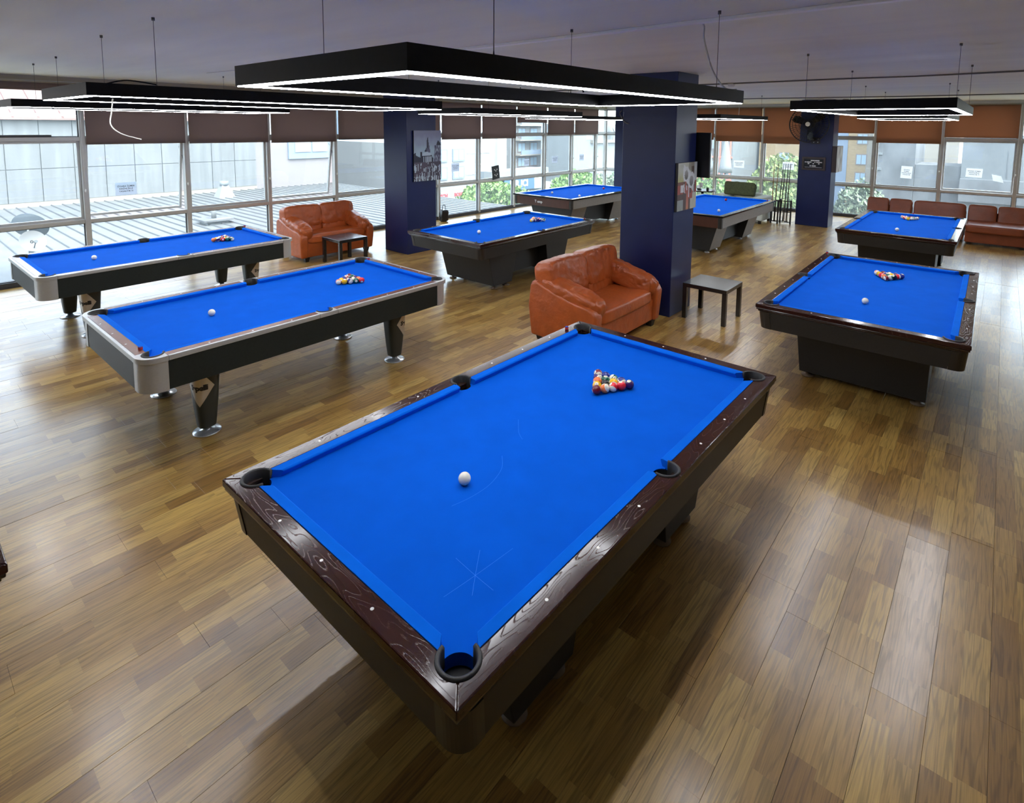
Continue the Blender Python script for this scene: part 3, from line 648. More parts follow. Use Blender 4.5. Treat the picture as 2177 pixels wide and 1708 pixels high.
def dark_table(label, loc):
    t = thing('pool_table', label, 'pool table', (*loc, 0), 0, 'dark wooden pool tables')
    add_playfield(t); add_sights(t)
    m = MB(); m.prism(long_rail_poly(), ZR - .036, ZR); lr = m.mesh('rail', M['wood'], 0.005, 2, 60)
    m = MB(); m.prism(end_rail_poly(), ZR - .036, ZR); er = m.mesh('rail', M['wood'], 0.005, 2, 60)
    ob('rail', lr, t); ob('rail', lr, t, (0, 0, 0), (0, 0, PI))
    ob('rail', er, t, (0, 0, 0), (0, 0, -PI / 2)); ob('rail', er, t, (0, 0, 0), (0, 0, PI / 2))
    m = MB(); ring(m, OX - .006, OY - .006, OX - .07, OY - .07, ZR - .052, ZR - .037); ring(m, OX - .018, OY - .018, OX - .07, OY - .07, ZR - .068, ZR - .053)
    m.build('moulding', M['moulding'], t, 0.004, 2)
    zt, zb_ = ZR - .07, 0.572
    tx, ty, bx, by, pc = OX - .022, OY - .018, OX - .045, OY - .034, 0.10
    for s in (-1, 1):
        m = MB(); m.hexa([(-bx + pc, s * (by - .02), zb_), (bx - pc, s * (by - .02), zb_), (bx - pc, s * by, zb_), (-bx + pc, s * by, zb_)][::s],
                         [(-tx + pc, s * (ty - .02), zt), (tx - pc, s * (ty - .02), zt), (tx - pc, s * ty, zt), (-tx + pc, s * ty, zt)][::s])
        m.build('apron', M['skirt'], t)
        m = MB(); m.hexa([(s * (bx - .02), -by + pc, zb_), (s * bx, -by + pc, zb_), (s * bx, by - pc, zb_), (s * (bx - .02), by - pc, zb_)][::s],
                         [(s * (tx - .02), -ty + pc, zt), (s * tx, -ty + pc, zt), (s * tx, ty - pc, zt), (s * (tx - .02), ty - pc, zt)][::s])
        m.build('apron', M['skirt'], t)
        for r in (-1, 1):
            m = MB(); po = []
            def rr(X, Y, R=.07, e=.004):
                pts = [(X + e - R + R * math.cos(a), Y + e - R + R * math.sin(a)) for a in [PI / 2 * i / 8 for i in range(9)]]
                return [(X - pc, Y - .03), (X - .03, Y - pc)][::-1] and [(X - .025, Y - pc + .001), (X + e, Y - pc + .001)] + pts + [(X - pc + .001, Y + e), (X - pc + .001, Y - .025), (X - .03, Y - .03)]
            b_, t_ = rr(bx, by), rr(tx, ty); nn = len(b_)
            vs = [(s * x, r * y, zb_) for x, y in b_] + [(s * x, r * y, zt) for x, y in t_]
            fs = [[i, (i + 1) % nn, nn + (i + 1) % nn, nn + i] for i in range(nn)] + [list(range(nn))[::-1], list(range(nn, 2 * nn))]
            if s * r < 0: fs = [f[::-1] for f in fs]
            m.add(vs, fs); m.build('corner_post', M['post'], t)
    boxo('bed_frame', -bx + .03, bx - .03, -by + .03, by - .03, 0.585, ZB - .05, M['skirt_dark'], t)
    for s in (-1, 1):
        m = MB(); w = .52
        m.hexa([(-.20, -w + .02, .055), (.20, -w + .02, .055), (.20, w - .02, .055), (-.20, w - .02, .055)], [(-.30 if s > 0 else -.34, -w, .59), (.34 if s > 0 else .30, -w, .59), (.34 if s > 0 else .30, w, .59), (-.30 if s > 0 else -.34, w, .59)])
        m.build('pedestal', M['skirt'], t, 0.006, 2, loc=(s * .65, 0, 0))
        q = MB(); q.lathe([(.052, 0), (.055, .004), (.055, .012), (.02, .016), (.018, .06)], 20); me = q.mesh('levelling_foot', M['foot_pad'])
        for x in (-.13, .13):
            for y in (-.44, .44): ob('levelling_foot', me, t, (s * .65 + x, y, 0))
    boxo('centre_beam', -.46, .46, -.33, .33, .13, .60, M['skirt_dark'], t)
    return t
tA = dark_table('large dark wood pool table with blue cloth in the foreground', TA); tA.rotation_euler = (0, 0, math.radians(-0.3))
dup(tA, (*TD, 0), 0, 'dark wood pool table with blue cloth left of the big navy column')
dup(tA, (*TE, 0), math.radians(.6), 'dark wood pool table with blue cloth, nearer one on the right')
dup(tA, (*TF, 0), 0, 'dark wood pool table with blue cloth in front of the long brown sofa')
dup(tA, (*TI, 0), 0, 'dark pool table of which only a black corner shows at the left edge')

def sapelli_table(label, loc):
    t = thing('pool_table', label, 'pool table', (*loc, 0), 0, 'silver-cornered pool tables')
    add_playfield(t); add_sights(t)
    R_ = 0.13; oc = (OX - R_, OY - R_)
    cap = [(1.236, OY)] + arc(oc, R_, 90, 0, 22) + [(OX, .60), (1.32, .60)] + arc(PC, RC, A0, A1)[1:] + [(1.236, .685)]
    for sx in (-1, 1):
        for sy in (-1, 1):
            m = MB(); m.prism(mir(cap, sx, sy), ZR - .036, ZR + .001); m.build('corner_cap', M['silver'], t, 0.004, 2, angle=60)
            sk = [(1.236, OY - .012)] + arc((OX - .012 - R_, OY - .012 - R_), R_, 90, 0, 22) + [(OX - .012, .585), (OX - .05, .585), (OX - .05, OY - .05), (1.236, OY - .05)]
            m = MB(); m.prism(mir(sk, sx, sy), .548, ZR - .038, smooth=False); m.build('corner_shell', M['silver'], t)
    for sy in (-1, 1):
        pl = [(.085, OY), (-.085, OY), (-.085, .685)] + arc(PS, RS, 187, -7, 20) + [(.085, .685)]
        m = MB(); m.prism(mir(pl, 1, sy), ZR - .036, ZR + .001); m.build('side_plate', M['silver'], t, 0.003, 1, angle=60)
        for sx in (-1, 1):
            a, b = (.087, 1.234) if sx > 0 else (-1.234, -.087)
            y0, y1 = sorted((sy * .685, sy * (OY - .024))); boxo('rail', a, b, y0, y1, ZR - .036, ZR, M['rail_brown'], t)
            y0, y1 = sorted((sy * (OY - .023), sy * OY)); boxo('edge_trim', a, b, y0, y1, ZR - .036, ZR + .001, M['silver'], t, .004, 2)
        y0, y1 = sorted((sy * (OY - .03), sy * (OY - .016))); boxo('apron', -1.235, 1.235, y0, y1, .552, ZR - .038, M['cab_grey'], t)
    for sx in (-1, 1):
        x0, x1 = sorted((sx * 1.32, sx * (OX - .024))); boxo('rail', x0, x1, -.599, .599, ZR - .036, ZR, M['rail_brown'], t)
        x0, x1 = sorted((sx * (OX - .023), sx * OX)); boxo('edge_trim', x0, x1, -.599, .599, ZR - .036, ZR + .001, M['silver'], t, .004, 2)
        x0, x1 = sorted((sx * (OX - .03), sx * (OX - .016))); boxo('apron', x0, x1, -.584, .584, .552, ZR - .038, M['cab_grey'], t)
    boxo('bed_frame', -OX + .06, OX - .06, -OY + .06, OY - .06, .56, ZB - .05, M['skirt_dark'], t)
    # legs
    def leg_r(z): return .066 + (.112 - .066) * max(0, min(1, (z - .055) / .49)) ** 0.8
    def sq(a, k=3.2):   # rounded square radius factor
        c_, s_ = abs(math.cos(a)), abs(math.sin(a)); return 1 / (c_ ** k + s_ ** k) ** (1 / k)
    m = MB(); zs = [.055, .07, .15, .25, .35, .45, .56]; nn = 32; vs = []
    for z in zs:
        for k in range(nn):
            a = 2 * PI * k / nn; r = leg_r(z) * sq(a) * .92; vs.append((r * math.cos(a), r * math.sin(a), z))
    fs = [[i * nn + k, i * nn + (k + 1) % nn, (i + 1) * nn + (k + 1) % nn, (i + 1) * nn + k] for i in range(len(zs) - 1) for k in range(nn)]
    m.add(vs, fs, 0, True); m.add(vs[:nn], [list(range(nn))[::-1]])
    leg_me = m.mesh('leg', M['leg_grey'])
    q = MB(); q.lathe([(.098, 0), (.102, .004), (.098, .010), (.06, .017), (.034, .026), (.030, .058)], 32); foot_me = q.mesh('foot_disc', M['chrome'])
    zc, hh, ha = .395, .155, math.radians(66)
    def onleg(da, dz, off, base):
        a = base + da; z = zc + dz; r = leg_r(z) * sq(a) * .92 + off
        return (r * math.cos(a), r * math.sin(a), z)
    for sx in (-1, 1):
        for sy in (-1, 1):
            lg = ob('leg', leg_me, t, (sx * .905, sy * .47, 0)); ob('foot_disc', foot_me, lg)
            base = math.atan2(sy, sx); b = MB(); nu, nv = 14, 20; idx = {}
            for j in range(nv + 1):
                tz = -1 + 2 * j / nv; wz = (1 - abs(tz)) * ha
                for i in range(nu + 1):
                    ta = -1 + 2 * i / nu; b.v.append(onleg(ta * wz, tz * hh, .003, base))
            for j in range(nv):
                for i in range(nu):
                    p = j * (nu + 1) + i; b.f.append([p, p + 1, p + nu + 2, p + nu + 1]); b.m.append(0); b.sm.append(True)
            bd = b.build('badge', M['badge'], lg)
            tm = text_mesh('lettering', 'Sapelli', 0.058, M['ink'], thick=.0034, extrude=0, spacing=.93)
            for v in tm.vertices:
                x, y = v.co.x, v.co.y; v.co = Vector(onleg(x / (leg_r(zc) * 1.0), y, .0042, base))
            ob('lettering', tm, bd)
    return t
tB = sapelli_table('silver-cornered pool table with brown rails at left, nearer one', TB); tB.rotation_euler = (0, 0, math.radians(.35))
dup(tB, (*TC, 0), math.radians(.9), 'silver-cornered pool table alongside the left windows')

def carom_table(label, loc):
    t = thing('carom_table', label, 'billiard table', (*loc, 0), 0, 'pocketless carom tables')
    OX, OY = 1.56, 0.85
    add_playfield(t, False)
    m = MB(); m.prism([(-OX, OY), (OX, OY), (1.47, .76), (-1.47, .76)], ZR - .036, ZR); lr = m.mesh('rail', M['black_gloss'], .004, 2)
    m = MB(); m.prism([(-OY, OX), (OY, OX), (.76, 1.47), (-.76, 1.47)], ZR - .036, ZR); er = m.mesh('rail', M['black_gloss'], .004, 2)
    ob('rail', lr, t); ob('rail', lr, t, (0, 0, 0), (0, 0, PI)); ob('rail', er, t, (0, 0, 0), (0, 0, -PI / 2)); ob('rail', er, t, (0, 0, 0), (0, 0, PI / 2))
    zt, zb_ = ZR - .036, .57
    for s in (-1, 1):
        y0, y1 = sorted((s * (OY - .06), s * (OY - .03))); boxo('apron', -OX + .10, OX - .10, y0, y1, zb_, zt, M['apron_grey'], t)
        x0, x1 = sorted((s * (OX - .06), s * (OX - .03))); ap = boxo('apron', x0, x1, -OY + .10, OY - .10, zb_, zt, M['apron_brown'], t)
        for r in (-1, 1):
            x0, x1 = sorted((s * (OX - .10), s * (OX - .028))); y0, y1 = sorted((r * (OY - .10), r * (OY - .028)))
            boxo('corner_post', x0, x1, y0, y1, zb_ - .01, zt, M['post'], t, .012, 2)
        # pedestal: side face flush with the apron, leaning inwards to the floor
        m = MB(); a, b = (-.29, .29)
        m.hexa([(-.27, -.47, .05), (.27, -.47, .05), (.27, .47, .05), (-.27, .47, .05)], [(a, -.62, zb_), (b, -.62, zb_), (b, .62, zb_), (a, .62, zb_)])
        m.f = m.f; m.m = [0, 0, 1, 0, 1, 0]
        m.build('pedestal', [M['skirt'], M['apron_grey']], t, loc=(s * .89, 0, 0))
        q = MB(); q.lathe([(.045, 0), (.045, .012), (.018, .016), (.016, .055)], 16); me = q.mesh('levelling_foot', M['chrome'])
        for x in (-.2, .2):
            for y in (-.4, .4): ob('levelling_foot', me, t, (s * .89 + x, y, 0))
        tm = text_mesh('lettering', 'T emp', .085, M['white_ink'], thick=.002, extrude=.001)
        o = ob('lettering', tm, t, (s * (OX - .028), 0.1 * -s, .665), (PI / 2, 0, PI / 2 if s > 0 else -PI / 2))
    boxo('bed_frame', -OX + .07, OX - .07, -OY + .07, OY - .07, .575, ZB - .05, M['skirt_dark'], t)
    boxo('centre_beam', -.62, .62, -.36, .36, .10, .59, M['skirt_dark'], t)
    return t
tG = carom_table('pocketless billiard table with walnut end panel by the left windows', TG)
dup(tG, (*TH_, 0), 0, 'pocketless billiard table seen right behind the big navy column')

# ---- balls
BC = {1: (0.85, 0.48, 0.01), 2: (0.01, 0.02, 0.22), 3: (0.75, 0.015, 0.03), 4: (0.045, 0.012, 0.11), 5: (0.85, 0.20, 0.06), 6: (0.005, 0.10, 0.06), 7: (0.16, 0.006, 0.012), 8: (0.006, 0.006, 0.007)}
CN = {1: 'yellow', 2: 'blue', 3: 'red', 4: 'purple', 5: 'orange', 6: 'green', 7: 'maroon', 8: 'black'}
def sphere_mesh(name, mat):
    bm = bmesh.new(); bmesh.ops.create_uvsphere(bm, u_segments=28, v_segments=16, radius=RB); me = bpy.data.meshes.new(name); bm.to_mesh(me); bm.free()
    me.polygons.foreach_set('use_smooth', [True] * len(me.polygons)); me.materials.append(mat); return me
bm_, nm_ = {}, {}
for k in range(1, 16):
    c_ = k if k <= 8 else k - 8
    bm_[k] = sphere_mesh('ball', ball_mat('ball_%d' % k, BC[c_], k > 8)); nm_[k] = text_mesh('number', str(k), .0105, M['ink'], thick=.0003, extrude=0)
cue_me = sphere_mesh('cue_ball', ball_mat('cue_ball', (1, 1, 1), False, True))
red_me = sphere_mesh('ball', pm('carom_red', (0.45, 0.02, 0.03), .08)); yel_me = sphere_mesh('ball', pm('carom_pale', (0.75, 0.62, 0.5), .08))
def ball(k, x, y, label, group, rs):
    o = ob('pool_ball', bm_[k], None, (x, y, ZB + RB)); tag(o, label, 'ball', group)
    o.rotation_euler = (rs.uniform(0, 6.28), rs.uniform(0, 6.28), rs.uniform(0, 6.28)); 
    for s in (1, -1): ob('number', nm_[k], o, (s * RB * 1.004, 0, 0), (PI / 2, 0, s * PI / 2))
    return o
def rack(apex, order, where, seed):
    rs = random.Random(seed)
    for i, row in enumerate(order):
        for j, k in enumerate(row):
            x = apex[0] + i * RB * 2 * math.sin(PI / 3) * 1.003; y = apex[1] + (i / 2 - j) * RB * 2.004
            nm = CN[k if k <= 8 else k - 8]
            lb = ('solid %s ball in the rack on %s' % (nm, where)) if k <= 8 else ('white ball with %s band racked on %s' % (nm, where))
            ball(k, x, y, lb, 'racked balls on ' + where, rs)
def cue_ball(x, y, where):
    tag(ob('cue_ball', cue_me, None, (x, y, ZB + RB)), 'lone white cue ball on ' + where, 'ball', 'cue balls')
wA, wB, wC = 'the foreground table', 'the nearer silver-cornered table', 'the window-side silver table'
wD, wE, wF = 'the table left of the column', 'the nearer right-hand table', 'the table before the sofa'
rack((2.845, 1.785), [[7], [1, 13], [5, 8, 11], [12, 6, 9, 3], [15, 2, 14, 10, 4]], wA, 3)
rack((3.11, 5.06), [[13], [9, 1], [2, 15, 10], [11, 8, 12, 6], [7, 14, 4, 5, 3]], wB, 4)
rack((3.12, 8.19), [[5], [9, 12], [13, 8, 3], [11, 2, 1, 6], [15, 7, 10, 4, 14]], wC, 5)
rack((7.38, 6.0), [[9], [5, 12], [13, 8, 4], [11, 2, 15, 10], [1, 7, 3, 6, 14]], wD, 6)
rack((7.13, .86), [[15], [5, 14], [3, 6, 8], [1, 10, 9, 11], [13, 7, 12, 4, 2]], wE, 7)
rack((12.13, 1.2), [[1], [9, 12], [3, 8, 14], [13, 2, 5, 10], [11, 7, 4, 6, 15]], wF, 8)
cue_ball(1.70, 1.76, wA); cue_ball(1.87, 5.02, wB); cue_ball(1.75, 8.13, wC); cue_ball(6.04, 5.93, wD); cue_ball(6.04, .88, wE); cue_ball(10.73, 1.2, wF)
for (x, y), me, lb in (((10.84, 8.18), yel_me, 'pale ball on the left half of the pocketless table by the windows'), ((10.77, 7.34), cue_me, 'white ball near the front rail of the pocketless table by the windows'), ((12.53, 7.79), red_me, 'red ball on the pocketless table by the windows'),
                       ((12.49, 4.60), red_me, 'red ball on the pocketless table behind the column'), ((10.76, 4.09), cue_me, 'white ball on the pocketless table behind the column')):
    tag(ob('carom_ball', me, None, (x, y, ZB + RB)), lb, 'ball', 'carom balls')
# ---- chalk cubes
def chalk(x, y, where, rz=.3):
    t = thing('chalk_cube', 'small chalk cube on the rail of ' + where, 'chalk', (x, y, ZR + .001), rz, 'chalk cubes')
    boxo('wrapper', -.011, .011, -.011, .011, 0, .018, M['chalk_red'], t, .001, 1); boxo('chalk_top', -.0105, .0105, -.0105, .0105, .018, .022, M['chalk_blue'], t)
chalk(3.55, 2.515, wA); chalk(1.205, 4.53, wB + ' at its near corner'); chalk(3.86, 5.62, wB + ' at its far corner'); chalk(8.09, 5.40, wD); chalk(8.0, 1.62, wE); chalk(12.83, 1.20, wF); chalk(12.88, 3.84, 'the pocketless table behind the column'); chalk(3.84, 8.86, wC)
# ---- faint chalk scratches on the foreground cloth
def ribbon(pts, w, name, mat, parent):
    m = MB(); P = [Vector((p[0], p[1])) for p in pts]; vs = []
    for i, p in enumerate(P):
        d = (P[min(i + 1, len(P) - 1)] - P[max(i - 1, 0)]).normalized(); nrm = Vector((-d.y, d.x)) * w
        vs += [(p.x + nrm.x, p.y + nrm.y, ZB + .0006), (p.x - nrm.x, p.y - nrm.y, ZB + .0006)]
    m.add(vs, [[2 * i, 2 * i + 1, 2 * i + 3, 2 * i + 2] for i in range(len(P) - 1)])
    return m.build(name, mat, parent)
la = lambda x, y: (x - TA[0], y - TA[1], 0)
for pts in ([la(1.98, 1.78), la(1.90, 1.71), la(1.78, 1.67), la(1.66, 1.67), la(1.56, 1.69)], [la(1.55, 1.33), la(1.36, 1.345), la(1.22, 1.36)], [la(1.37, 1.46), la(1.36, 1.345), la(1.355, 1.25)], [la(1.46, 1.42), la(1.36, 1.345), la(1.29, 1.29)], [la(2.30, 1.95), la(2.2, 1.86), la(2.16, 1.80)]):
    ribbon([(p[0], p[1]) for p in curve(pts)], .0006, 'chalk_scratch', M['chalkmark'], tA)

# ================================================================== SEATING
def sofa(label, loc):
    t = thing('sofa', label, 'sofa', (*loc, 0), 0, 'two-seat leather sofas'); Lm = M['leather']
    W, D = 1.50, .88; f = -D / 2
    boxo('base', -W / 2 + .13, W / 2 - .13, f + .05, D / 2 - .06, .075, .33, Lm, t, .012, 2)
    cushion('seat_cushion', (1.24, .70, .17), Lm, t, (0, -.075, .375), (math.radians(-2), 0, 0), k=7, wr=.004, seed=1)
    m = MB(); m.tube([(0, f + .015, .40), (0, f + .018, .33)], .004, 6); m.build('seat_seam', M['leather_dark'], t)
    for s in (-1, 1):
        # side panel: outline seen from the side, rounded at the front top
        prof = [(f + .02, .07), (D / 2 - .02, .07), (D / 2 + .01, .40), (D / 2 - .02, .66), (D / 2 - .10, .70), (0.05, .60), (-.20, .545), (f + .09, .53), (f + .03, .50), (f - .005, .44), (f + .005, .30)]
        vs = []; nn = len(prof); x0, x1 = s * (W / 2 - .15), s * (W / 2 - .005)
        m = MB(); m.add([(x0, y, z) for y, z in prof] + [(x1 - s * (.02 if z < .1 else 0), y, z) for y, z in prof],
                        [[i, (i + 1) % nn, nn + (i + 1) % nn, nn + i] for i in range(nn)] + [list(range(nn))[::-1], list(range(nn, 2 * nn))])
        o = m.build('arm_panel', Lm, t, .03, 4, angle=50)
        bm = bmesh.new(); bm.from_mesh(o.data); bmesh.ops.recalc_face_normals(bm, faces=bm.faces); bm.to_mesh(o.data); bm.free()
        o.data.polygons.foreach_set('use_smooth', [True] * len(o.data.polygons))
        cushion('arm_pillow', (.26, .82, .28), Lm, t, (s * (W / 2 - .155), -.03, .565), (math.radians(13), math.radians(s * 8), 0), k=3.6, wr=.009, seed=3 + s, cuts=34, wf=9, fold=(5, 17, 5), fa=.009)
        cushion('back_pillow', (.73, .29, .43), Lm, t, (s * .345, .265, .70), (math.radians(-12), 0, 0), k=5.5, wr=.007, seed=6 + s, cuts=36, wf=8, fold=(15, 3, 3.5), fa=.008)
        cushion('lumbar_pillow', (.60, .20, .20), Lm, t, (s * .30, .20, .50), (math.radians(-8), 0, 0), k=4, wr=.006, seed=9 + s, cuts=24, fold=(16, 3, 3), fa=.008)
        for y in (f + .08, D / 2 - .08):
            q = MB(); q.hexa([(-.03, -.03, 0), (.03, -.03, 0), (.03, .03, 0), (-.03, .03, 0)], [(-.045, -.045, .078), (.045, -.045, .078), (.045, .045, .078), (-.045, .045, .078)])
            q.build('foot', M['foot'], t, loc=(s * (W / 2 - .14), y, 0))
    boxo('back_frame', -W / 2 + .05, W / 2 - .05, D / 2 - .13, D / 2 + .01, .075, .68, Lm, t, .04, 4)
    return t
s1 = sofa('tan leather two-seat sofa with puffy pillows beside the big navy column', (5.50, 3.46))
dup(s1, (5.58, 9.45, 0), 0, 'tan leather two-seat sofa against the left windows')
def side_table(label, loc):
    t = thing('side_table', label, 'side table', (*loc, 0), 0, 'square black side tables'); h = .275
    boxo('table_top', -h, h, -h, h, .40, .45, M['side_black'], t, .003, 1)
    for x in (-1, 1):
        for y in (-1, 1):
            a = x * (h - .0265); b = y * (h - .0265); boxo('leg', a - .0255, a + .0255, b - .0255, b + .0255, 0, .40, M['side_black'], t, .002, 1)
    return t
st = side_table('square black side table right of the big navy column', (6.92, 2.665))
dup(st, (5.43, 8.60, 0), 0, 'square black side table in front of the sofa at the left windows')

# ---- long sectional sofa at the far windows
def section(label, y0, y1, n_back, front):
    t = thing('sofa_section', label, 'sofa', (15.55, (y0 + y1) / 2, 0), 0, 'brown sectional sofa'); h = (y1 - y0) / 2; Lm = M['leather_dark']
    boxo('base', front + .03, .40, -h + .005, h - .005, .05, .28, Lm, t, .015, 2)
    cushion('seat_cushion', (.40 - front, 2 * h - .01, .18), Lm, t, ((front + .28) / 2, 0, .345), k=8, wr=.003, seed=int(y0 * 10))
    boxo('back_frame', .28, .42, -h + .005, h - .005, .05, .60, Lm, t, .03, 3)
    w = 2 * h / n_back
    for i in range(n_back):
        cushion('back_cushion', (.20, w - .015, .42), Lm, t, (.24, -h + w * (i + .5), .545), (0, math.radians(12), 0), k=9, wr=.006, seed=i + int(y0 * 7))
    for x in (front + .08, .34):
        for y in (-h + .08, h - .08): boxo('foot', x - .03, x + .03, y - .03, y + .03, 0, .05, M['foot'], t)
section('brown leather sofa section at the left end of the long far sofa', 1.50, 2.40, 2, -.42)
section('brown leather sofa section in the middle of the long far sofa', .52, 1.48, 1, -.42)
section('brown leather sofa section with a deep seat near the right edge', -.50, .50, 2, -.62)
section('brown leather sofa section cut off by the right edge', -1.55, -.52, 2, -.62)

# ---- armchair with green cushion, behind the pocketless table
t = thing('armchair', 'pale armchair behind the pocketless table at the far windows', 'armchair', (14.85, 5.02, 0))
boxo('base', -.35, .38, -.36, .36, .08, .42, M['armchair'], t, .02, 3)
for s in (-1, 1):
    y0, y1 = sorted((s * .36, s * .62)); boxo('armrest', -.42, .42, y0, y1, .08, .66, M['armchair'], t, .03, 3)
boxo('backrest', .26, .44, -.36, .36, .08, .70, M['armchair'], t, .04, 3)
for x in (-.34, .36):
    for y in (-.54, .54): boxo('foot', x - .03, x + .03, y - .03, y + .03, 0, .08, M['foot'], t)
tag(cushion('throw_cushion', (.18, .76, .34), M['olive'], None, (14.52, 5.0, .84), (0, math.radians(14), 0), k=9, wr=.012, seed=4), 'olive green throw cushion on the pale armchair', 'cushion')

# ---- small round table with things on it
t = thing('round_table', 'small dark round table at the far windows right of the big column', 'table', (14.45, 5.95, 0))
q = MB(); q.lathe([(.33, .715), (.345, .725), (.345, .74), (.33, .745)], 32); q.build('table_top', M['side_black'], t)
q = MB(); q.lathe([(.035, .02), (.035, .72)], 14); q.build('pole', M['side_black'], t)
q = MB(); q.lathe([(.24, 0), (.24, .012), (.05, .03)], 28); q.build('base', M['side_black'], t)
for i, (x, y, w, h, mt, nm, lb) in enumerate(((14.42, 5.80, .07, .075, 'tv', 'ashtray_cup', 'black cup on the small round table'), (14.45, 5.66, .05, .06, 'paper', 'paper_cup', 'small white cup on the small round table'), (14.5, 6.06, .09, .12, 'paper', 'napkin_holder', 'white napkin holder on the small round table'))):
    t = thing(nm, lb, 'tableware', (x, y, .745))
    if i < 2:
        q = MB(); q.lathe([(w * .38, 0), (w * .5, h * .2), (w * .5, h), (w * .44, h), (w * .42, h * .3)], 18); q.build('cup_body', M[mt], t)
        q = MB(); q.tube(curve([(w * .48, 0, h * .8), (w * .8, 0, h * .7), (w * .8, 0, h * .35), (w * .48, 0, h * .25)], 4), .005, 6); q.build('handle', M[mt], t)
    else:
        boxo('holder', -.035, .035, -.05, .05, 0, .03, M['tv'], t, .004, 1); boxo('napkins', -.025, .025, -.045, .045, .03, h, M[mt], t, .006, 2)

# ---- cue stand
t = thing('cue_stand', 'black iron cue stand beside the column with the fan', 'cue rack', (15.0, 4.13, 0)); q = MB()
pts = [(-.06, .22), (.02, .04), (-.02, -.02), (.06, -.22)]
for x, y in ((-.07, .215), (-.13, .04), (-.02, -.23), (.12, .05)):
    qq = MB(); qq.box(x - .016, x + .016, y - .016, y + .016, 0, .60); qq.build('post', M['iron'], t)
for z in (.05, .30, .57):
    qq = MB(); qq.tube([(-.07, .215, z), (-.13, .04, z), (-.02, -.23, z), (.12, .05, z), (-.07, .215, z)], .009, 6); qq.build('ring_rail', M['iron'], t)
for i in range(7):
    a = i / 6; x, y = (-.10 + .05 * math.sin(a * 5), .18 - .38 * a); qq = MB(); qq.tube([(x, y, .05), (x, y, .56)], .006, 6); qq.build('bar', M['iron'], t)
tag(t)
for i, (y0, y1, mt) in enumerate(((.185, .19, 'cue'), (.12, .09, 'cue'), (.04, -.03, 'cue_dark'), (-.02, -.08, 'cue_dark'), (-.10, -.14, 'cue_dark'), (-.17, -.19, 'cue_dark'))):
    c_ = thing('cue_stick', 'billiard cue, %s from the left in the black iron stand' % ordn[i], 'cue', (15.0, 4.16 + y0, .06), 0, 'cues in the stand'); dy = y1 - y0
    qq = MB(); qq.tube([(-.03, 0, 0), (-.03 + .02, dy * .5, .72)], [.015, .011], 10); qq.build('butt', M['cue_dark' if i else 'cue'], c_)
    qq = MB(); qq.tube([(-.01, dy * .5, .72), (.01, dy, 1.43)], [.011, .0065], 10); qq.build('shaft', M['cue' if mt == 'cue' else 'cue_dark'], c_)
    qq = MB(); qq.tube([(.01, dy, 1.43), (.0105, dy * 1.01, 1.445)], .0065, 8); qq.build('tip', M['chalk_blue'], c_)

# ================================================================== ON THE COLUMNS
def picture(name, label, w, h, nx, ny, fn, loc, rot, depth=.03, edge='ink'):
    t = thing(name, label, 'picture', loc); t.rotation_euler = rot      # local x across, z up, faces -y
    boxo('stretcher', -w / 2, w / 2, .001, depth, -h / 2, h / 2, M[edge], t)
    vs = [(-w / 2 + w * i / nx, -.001, -h / 2 + h * j / ny) for j in range(ny + 1) for i in range(nx + 1)]
    fs = [[j * (nx + 1) + i, j * (nx + 1) + i + 1, (j + 1) * (nx + 1) + i + 1, (j + 1) * (nx + 1) + i] for j in range(ny) for i in range(nx)]
    me = bpy.data.meshes.new('canvas_print'); me.from_pydata(vs, [], fs); me.materials.append(M['canvas'])
    at = me.color_attributes.new('Col', 'FLOAT_COLOR', 'CORNER'); k = 0
    for j in range(ny):
        for i in range(nx):
            c_ = fn((i + .5) / nx, 1 - (j + .5) / ny)      # v measured downwards
            for _ in range(4): at.data[k].color = (*c_, 1); k += 1
    ob('canvas_print', me, t); return t
def lerp(a, b, k): return tuple(x + (y - x) * k for x, y in zip(a, b))
def inpoly(x, y, P):
    c_ = False; j = len(P) - 1
    for i in range(len(P)):
        if (P[i][1] > y) != (P[j][1] > y) and x < (P[j][0] - P[i][0]) * (y - P[i][1]) / (P[j][1] - P[i][1]) + P[i][0]: c_ = not c_
        j = i
    return c_
